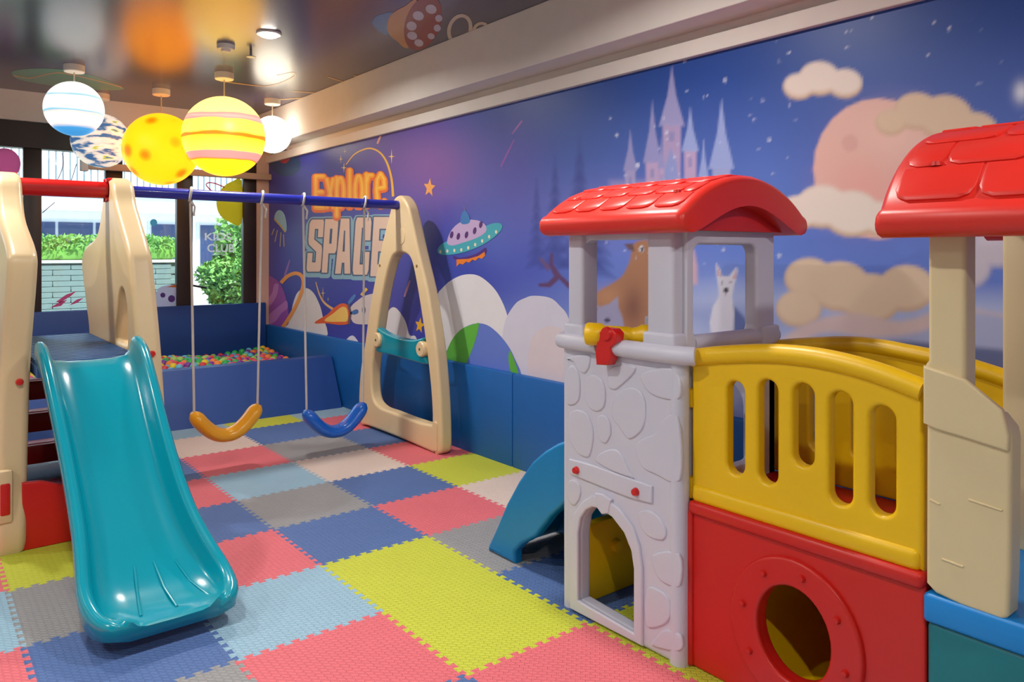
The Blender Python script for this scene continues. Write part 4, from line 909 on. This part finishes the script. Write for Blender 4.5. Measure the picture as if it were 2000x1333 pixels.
# telescope on its red bracket
tz = 1.165
ty_, tz_ = on_x(1192, 655, X0-0.02)
br_ = obj('telescope_bracket', plate([on_x(u, v, X0-0.03) for u, v in ((1174, 712), (1172, 690), (1175, 668), (1180, 648), (1190, 640), (1206, 642), (1214, 652), (1212, 668), (1200, 680), (1202, 700), (1196, 713))], (), 0.05, 0.008, 'x', X0-0.035), M_RED, house_t, 'red telescope bracket')
sc_ = obj('telescope', lathe([(0.0, -0.11), (0.042, -0.11), (0.046, -0.10), (0.044, -0.05), (0.036, -0.04), (0.034, 0.06), (0.030, 0.07), (0.034, 0.09), (0.044, 0.11), (0.046, 0.155), (0.036, 0.16), (0.034, 0.14), (0.0, 0.14)], (0, 0, 0), 24, 'x'), M_YEL, house_t, 'yellow toy telescope')
ctr = Vector((X0+0.0, ty_, tz_)); rot = Matrix.Rotation(math.radians(-58), 4, 'Z')
sc_.data.transform(Matrix.Translation(ctr-wloc(house_t)) @ rot @ Matrix.Translation(wloc(house_t)))
obj('bracket_disc', lathe([(0.0, -0.012), (0.024, -0.012), (0.028, 0.0), (0.0, 0.0)], (X0-0.058, ty_-0.02, tz_+0.01), 18, 'x'), M_RED, br_)

# barrel roofs with raised shingles; ridge along y
def roof(xa, xb, ya, yb, ze, zt, rows, cols, name_label):
    cx, hw, rise = (xa+xb)/2, (xb-xa)/2, zt-ze
    cc, ss = hw-0.03, rise-0.085
    R = (cc*cc+ss*ss)/(2*ss); zc = zt-R
    amax = math.asin(min(0.999, cc/R))
    outer, inner = [], []
    lo = zc+R*math.cos(amax)
    outer += [(xa+0.06, ze), (xa+0.03, ze+0.003), (xa+0.010, ze+0.014), (xa-0.002, ze+0.034), (xa-0.002, lo-0.026), (xa+0.010, lo-0.009)]
    for k in range(25):
        a = -amax+2*amax*k/24; outer.append((cx+R*math.sin(a), zc+R*math.cos(a)))
    outer += [(xb-0.010, lo-0.009), (xb+0.002, lo-0.026), (xb+0.002, ze+0.034), (xb-0.010, ze+0.014), (xb-0.03, ze+0.003), (xb-0.06, ze)]
    n_ = len(outer); hi = xb-0.07-cx; top_in = zt-0.115
    for k in range(n_):
        t_ = -1+2*k/(n_-1); inner.append((cx+hi*t_, ze+0.001+(top_in-ze)*max(0, math.cos(t_*math.pi/2))**1.25))
    nr = []
    for k in range(n_):
        p_, q_ = outer[max(k-1, 0)], outer[min(k+1, n_-1)]; tx, tz_ = q_[0]-p_[0], q_[1]-p_[1]; l_ = math.hypot(tx, tz_); nr.append((-tz_/l_, tx/l_))
    st_ = [(ya, 0.026), (ya+0.004, 0.016), (ya+0.012, 0.007), (ya+0.026, 0.0), (yb-0.026, 0.0), (yb-0.012, 0.007), (yb-0.004, 0.016), (yb, 0.026)]
    bm = bmesh.new(); rings = []
    for y, ins in st_:
        ro = []
        for k in range(n_):
            w_ = ins*min(1, k/4, (n_-1-k)/4); ro.append(bm.verts.new((outer[k][0]-nr[k][0]*w_, y, outer[k][1]-nr[k][1]*w_)))
        rings.append((ro, [bm.verts.new((x, y, z)) for x, z in inner]))
    for (o1, i1), (o2, i2) in zip(rings[:-1], rings[1:]):
        for k in range(n_-1):
            bm.faces.new((o1[k], o1[k+1], o2[k+1], o2[k])); bm.faces.new((i1[k+1], i1[k], i2[k], i2[k+1]))
        for q in (0, n_-1): bm.faces.new((o1[q], i1[q], i2[q], o2[q]))
    for o1, i1 in (rings[0], rings[-1]):
        for k in range(n_-1): bm.faces.new((o1[k], o1[k+1], i1[k+1], i1[k]))
    bmesh.ops.recalc_face_normals(bm, faces=bm.faces[:])
    me = bpy.data.meshes.new('m'); bm.to_mesh(me); bm.free()
    r_ = obj('roof', me, M_ROOF, house_t, name_label, angle=50)
    obj('gable_infill', plate([(cx-hw*0.78, ze+0.01), (cx-hw*0.5, ze+0.07), (cx, zt-0.10), (cx+hw*0.5, ze+0.07), (cx+hw*0.78, ze+0.01)], (), 0.02, 0.004, 'y', ya+0.07), M_PANR, r_)
    # shingles on both slopes
    su = amax*0.97/rows
    for side in (-1, 1):
        for i in range(rows):
            a1 = side*(amax*0.97-i*su); a0 = side*(amax*0.97-(i+1)*su+0.02*su)      # lower edge, upper edge
            L_ = (yb-ya-0.07)/cols
            for c_ in range(cols+(1 if i % 2 else 0)):
                y0 = ya+0.035+(c_-(0.5 if i % 2 else 0))*L_; y1 = y0+L_
                y0, y1 = max(y0, ya+0.035), min(y1, yb-0.035)
                if y1-y0 < 0.03: continue
                g = 0.004; rr = min(0.3*(y1-y0), 0.035); u0, u1 = y0+g, y1-g
                o2 = [(u0, 1.0), (u0, 0.3), (u0+rr*0.3, 0.1), (u0+rr, 0.0), (u1-rr, 0.0), (u1-rr*0.3, 0.1), (u1, 0.3), (u1, 1.0)]
                v, f = [], []
                for lift, shrink in ((-0.004, 0.0), (0.005, 0.0), (0.009, 0.06)):
                    for (yy2, s2) in o2:
                        yq = yy2+(shrink*0.09 if yy2 < (u0+u1)/2 else -shrink*0.09); sq = min(max(s2, shrink*1.2), 1-shrink*0.5)
                        a = a1+(a0-a1)*sq; rr2 = R+lift*(1.0-0.55*sq if lift > 0 else 1)
                        v.append((cx+rr2*math.sin(a), yq, zc+rr2*math.cos(a)))
                n8 = len(o2)
                for w_ in range(2):
                    for k in range(n8): f.append((w_*n8+k, w_*n8+(k+1) % n8, (w_+1)*n8+(k+1) % n8, (w_+1)*n8+k))
                f.append(tuple(2*n8+k for k in range(n8)))
                me = from_pd(v, f); bm = bmesh.new(); bm.from_mesh(me); bmesh.ops.recalc_face_normals(bm, faces=bm.faces[:]); bm.to_mesh(me); bm.free()
                obj('shingle', me, M_ROOF, r_)
    for yq in (ya+0.12, yb-0.12):
        a = -amax*0.72; obj('roof_hole', lathe([(0.0, 0.0), (0.014, 0.0), (0.012, 0.011), (0.0, 0.011)], (cx+R*math.sin(a), yq, zc+R*math.cos(a)), 12), M_PANR, r_)
    return r_
roof(2.065, 2.885, 1.66, 2.42, 1.565, 1.785, 4, 5, 'red barrel roof of the white tower')
# bridge: railing, red crawl panel, back railing, floor
XB = 2.215
def slot(px0, px1, py0, py1): 
    ya = on_x(px0, (py0+py1)/2, XB)[0]; yb = on_x(px1, (py0+py1)/2, XB)[0]; m_ = (px0+px1)/2
    za = on_x(m_, py1, XB)[1]; zb = on_x(m_, py0, XB)[1]; w_ = (ya-yb)/2
    return rrect(yb, ya, za, zb, w_*0.98, 6)
slots = [slot(1419, 1452, 746, 928), slot(1480, 1517, 743, 946), slot(1547, 1588, 750, 912), slot(1618, 1663, 766, 988), slot(1697, 1747, 794, 1008)]
top = [(1.735, 1.11), (1.60, 1.135), (1.42, 1.158), (1.25, 1.162), (1.08, 1.142), (0.935, 1.105)]
ra = obj('bridge_railing', plate([(0.935, 0.60)]+[(y, z) for y, z in top[::-1]]+[(1.735, 0.60)], slots, 0.05, 0.014, 'x', XB+0.025, 3), M_YEL, house_t, 'yellow slotted bridge railing')
obj('handrail', tube([(XB+0.01, y, z+0.002) for y, z in spline(top, 4, False)], 0.033, 14), M_YEL, ra)
obj('rail_tab', box(XB, XB+0.05, 1.73, 1.79, 0.93, 1.0, 0.008), M_YEL, ra); obj('rail_tab', box(XB, XB+0.05, 1.73, 1.77, 0.60, 0.68, 0.008), M_YEL, ra)
obj('rail_base', box(XB-0.012, XB+0.05, 0.94, 1.73, 0.595, 0.66, 0.02, 3), M_YEL, ra)
yc, zc_ = on_x(1552, 1246, XB); pl_ = [on_x(u, v, XB) for u, v in ((1500, 1008), (1594, 1038), (1588, 1070), (1498, 1036))]
obj('name_boss', plate(spline(pl_, 3), (), 0.006, 0.002, 'x', XB-0.001), M_YEL, ra)
circ = ell(1.325, 0.275, 0.128, 0.152, 36)
rp = obj('crawl_panel', plate([(0.925, 0.0), (0.925, 0.59), (1.745, 0.59), (1.745, 0.0)], [circ], 0.05, 0.012, 'x', XB+0.02, 2), M_PANR, house_t, 'red crawl panel with round hole')
obj('panel_ledge', box(XB-0.025, XB+0.04, 0.925, 1.735, 0.555, 0.602, 0.016, 3), M_PANR, rp); obj('panel_edge', box(XB-0.02, XB+0.04, 1.72, 1.765, 0.0, 0.57, 0.014, 3), M_PANR, rp)
obj('hole_ring', plate(ell(1.325, 0.272, 0.232, 0.245, 44), [circ], 0.034, 0.012, 'x', XB-0.004, 3), M_PANR, rp)
for k in range(8):
    a = math.radians(12+45*k); obj('rivet', lathe([(0.0, -0.016), (0.008, -0.014), (0.012, -0.004), (0.012, 0.0), (0.0, 0.0)], (XB-0.018, 1.325+0.182*math.cos(a), 0.273+0.2*math.sin(a)), 12, 'x'), M_PANR, rp)
# yellow tunnel shell behind the hole
v, f = [], []
for i in range(9):
    for k in range(17):
        a = math.radians(180+180*k/16); rr = 0.235+(0.006 if i % 2 else 0); v.append((XB+0.05+i*0.062, 1.325+rr*math.cos(a), 0.29+rr*math.sin(a)))
for i in range(8):
    for k in range(16): f.append((i*17+k, i*17+k+1, (i+1)*17+k+1, (i+1)*17+k))
obj('crawl_tunnel', from_pd(v, f), M_YEL, house_t, angle=20)
obj('bridge_floor', box(XB+0.05, 2.78, 0.93, 1.75, 0.56, 0.60, 0.006), M_PANR, house_t)
obj('back_crawl_panel', box(2.77, 2.80, 0.93, 1.75, 0.0, 0.58, 0.01), M_PANR, house_t)
bt = [(1.76, 1.10), (1.60, 1.125), (1.40, 1.145), (1.20, 1.13), (1.05, 1.11), (0.90, 1.075)]
bs = [rrect(1.02+k*0.17, 1.09+k*0.17, 0.72, 1.0, 0.034, 6) for k in range(4)]
rb = obj('back_railing', plate([(0.88, 0.60)]+bt[::-1]+[(1.76, 0.60)], bs, 0.05, 0.012, 'x', 2.80, 2), M_YEL, house_t, 'yellow railing on the wall side of the bridge')
obj('handrail', tube([(2.795, y, z+0.002) for y, z in spline(bt, 4, False)], 0.032, 12), M_YEL, rb)
obj('rail_screw', lathe([(0.0, -0.01), (0.014, -0.008), (0.016, 0.0), (0.0, 0.0)], (2.77, 0.965, 0.955), 14, 'x'), M_CHR, rb)
# second tower: beige posts, blue deck, teal base, roof
XT = 2.195
pf = [on_x(u, v, XT) for u, v in ((1812, 470), (1812, 705), (1806, 712), (1806, 808), (1809, 812), (1808, 1140), (1826, 1160), (1880, 1186), (1958, 1214), (1970, 1205), (1974, 1120), (1976, 860), (1972, 840), (1950, 812), (1915, 798), (1890, 790), (1886, 770), (1886, 470))]
pf[0] = (pf[0][0], 1.66); pf[-1] = (pf[-1][0], 1.66)
p2 = obj('entry_post', plate(pf, (), 0.075, 0.012, 'x', XT+0.037, 3), M_BEI2, house_t, 'beige post with broad lower panel')
px_plate('cuff', [(1806, 714), (1886, 740), (1960, 800), (1974, 850), (1972, 882), (1890, 856), (1830, 838), (1806, 826)], 0.022, p2, M_BEI2, 0, 0.002, 0.007, XT)
for seg in (((1816, 976), (1836, 986)), ((1892, 976), (1958, 998)), ((1840, 1092), (1882, 1108))):
    px_plate('brick_groove', strip([seg[0], seg[1]], 4), 0.008, p2, M_BEI2, 0, 0.0, 0.002, XT)
post2 = lambda x0, x1, y0, y1: obj('post', box(x0, x1, y0, y1, 0.55, 1.66, 0.014, 3), M_BEI2, house_t)
post2(2.74, 2.82, 0.80, 0.915); post2(2.74, 2.82, 0.25, 0.36); post2(XT, XT+0.08, 0.25, 0.36)
obj('rear_panel', box(2.79, 2.82, 0.25, 0.91, 0.55, 0.98, 0.01), M_BEI2, house_t)
obj('blue_deck', box(2.19, 2.82, 0.22, 0.925, 0.475, 0.556, 0.012, 3), M_SKY, house_t); obj('teal_base', box(2.20, 2.81, 0.23, 0.92, 0.0, 0.48, 0.02, 3), M_TEA2, house_t)
rim = [(0.62, 0.52), (0.66, 0.45), (0.71, 0.37), (0.78, 0.26), (0.80, 0.12), (0.80, 0.0)]
obj('slide_rim', tube([(2.16-0.02*k, y-0.10, z) for k, (y, z) in enumerate(rim)], 0.03, 12), M_TEA2, house_t)
roof(2.055, 2.93, 0.10, 1.00, 1.535, 1.86, 4, 4, 'red barrel roof over the beige posts')
# climbing arch on the far side of the tower
XC = 2.265
ao = [on_x(u, v, XC) for u, v in ((1103, 862), (1085, 868), (1062, 882), (1038, 903), (1012, 940), (988, 985), (967, 1035), (952, 1068))]
ai = [on_x(u, v, XC) for u, v in ((1004, 1079), (1018, 1064), (1045, 1050), (1075, 1010), (1103, 985))]
ao = [(2.35, ao[0][1])]+[(max(y, 2.36), max(z, 0.0)) for y, z in ao]; ai = [(min(y, 3.0), max(z, 0)) for y, z in ai]+[(2.35, 0.40)]
outl = ao+[(ao[-1][0], 0.0)]+[(ai[0][0]-0.0, 0.0)]+ai
for x_ in (XC+0.03, 2.72): obj('climber_side', plate(outl, (), 0.06, 0.018, 'x', x_, 3), M_CB, house_t, 'blue curved climber')
oc = spline([(y, z) for y, z in ao], 3, False)
v, f = [], []
for y, z in oc:
    dy, dz = -(y-2.3), -(z+0.1); n_ = math.hypot(dy, dz); k_ = 0.05/n_
    for x_ in (XC+0.05, 2.70): v.append((x_, y+dy*k_, z+dz*k_))
for i in range(len(oc)-1): f.append((2*i, 2*i+1, 2*i+3, 2*i+2))
obj('climber_sheet', from_pd(v, f), M_CB, house_t)
for k in range(1, 6):
    y, z = oc[int(len(oc)*k/6.3)]; dy, dz = -(y-2.3), -(z+0.1); n_ = math.hypot(dy, dz)
    obj('climber_rung', tube([(XC+0.04, y+dy*0.03/n_, z+dz*0.03/n_), (2.71, y+dy*0.03/n_, z+dz*0.03/n_)], 0.028, 10), M_CB, house_t)

# nothing of the toys reaches below the mat surface
for root in (play, house_t):
    for ch_ in root.children_recursive:
        if ch_.type == 'MESH':
            me = ch_.data; zo = wloc(ch_).z; co = np.empty(len(me.vertices)*3); me.vertices.foreach_get('co', co); co = co.reshape(-1, 3)
            if co[:, 2].min()+zo < 0.0: co[:, 2] = np.maximum(co[:, 2], -zo); me.vertices.foreach_set('co', co.ravel()); me.update()
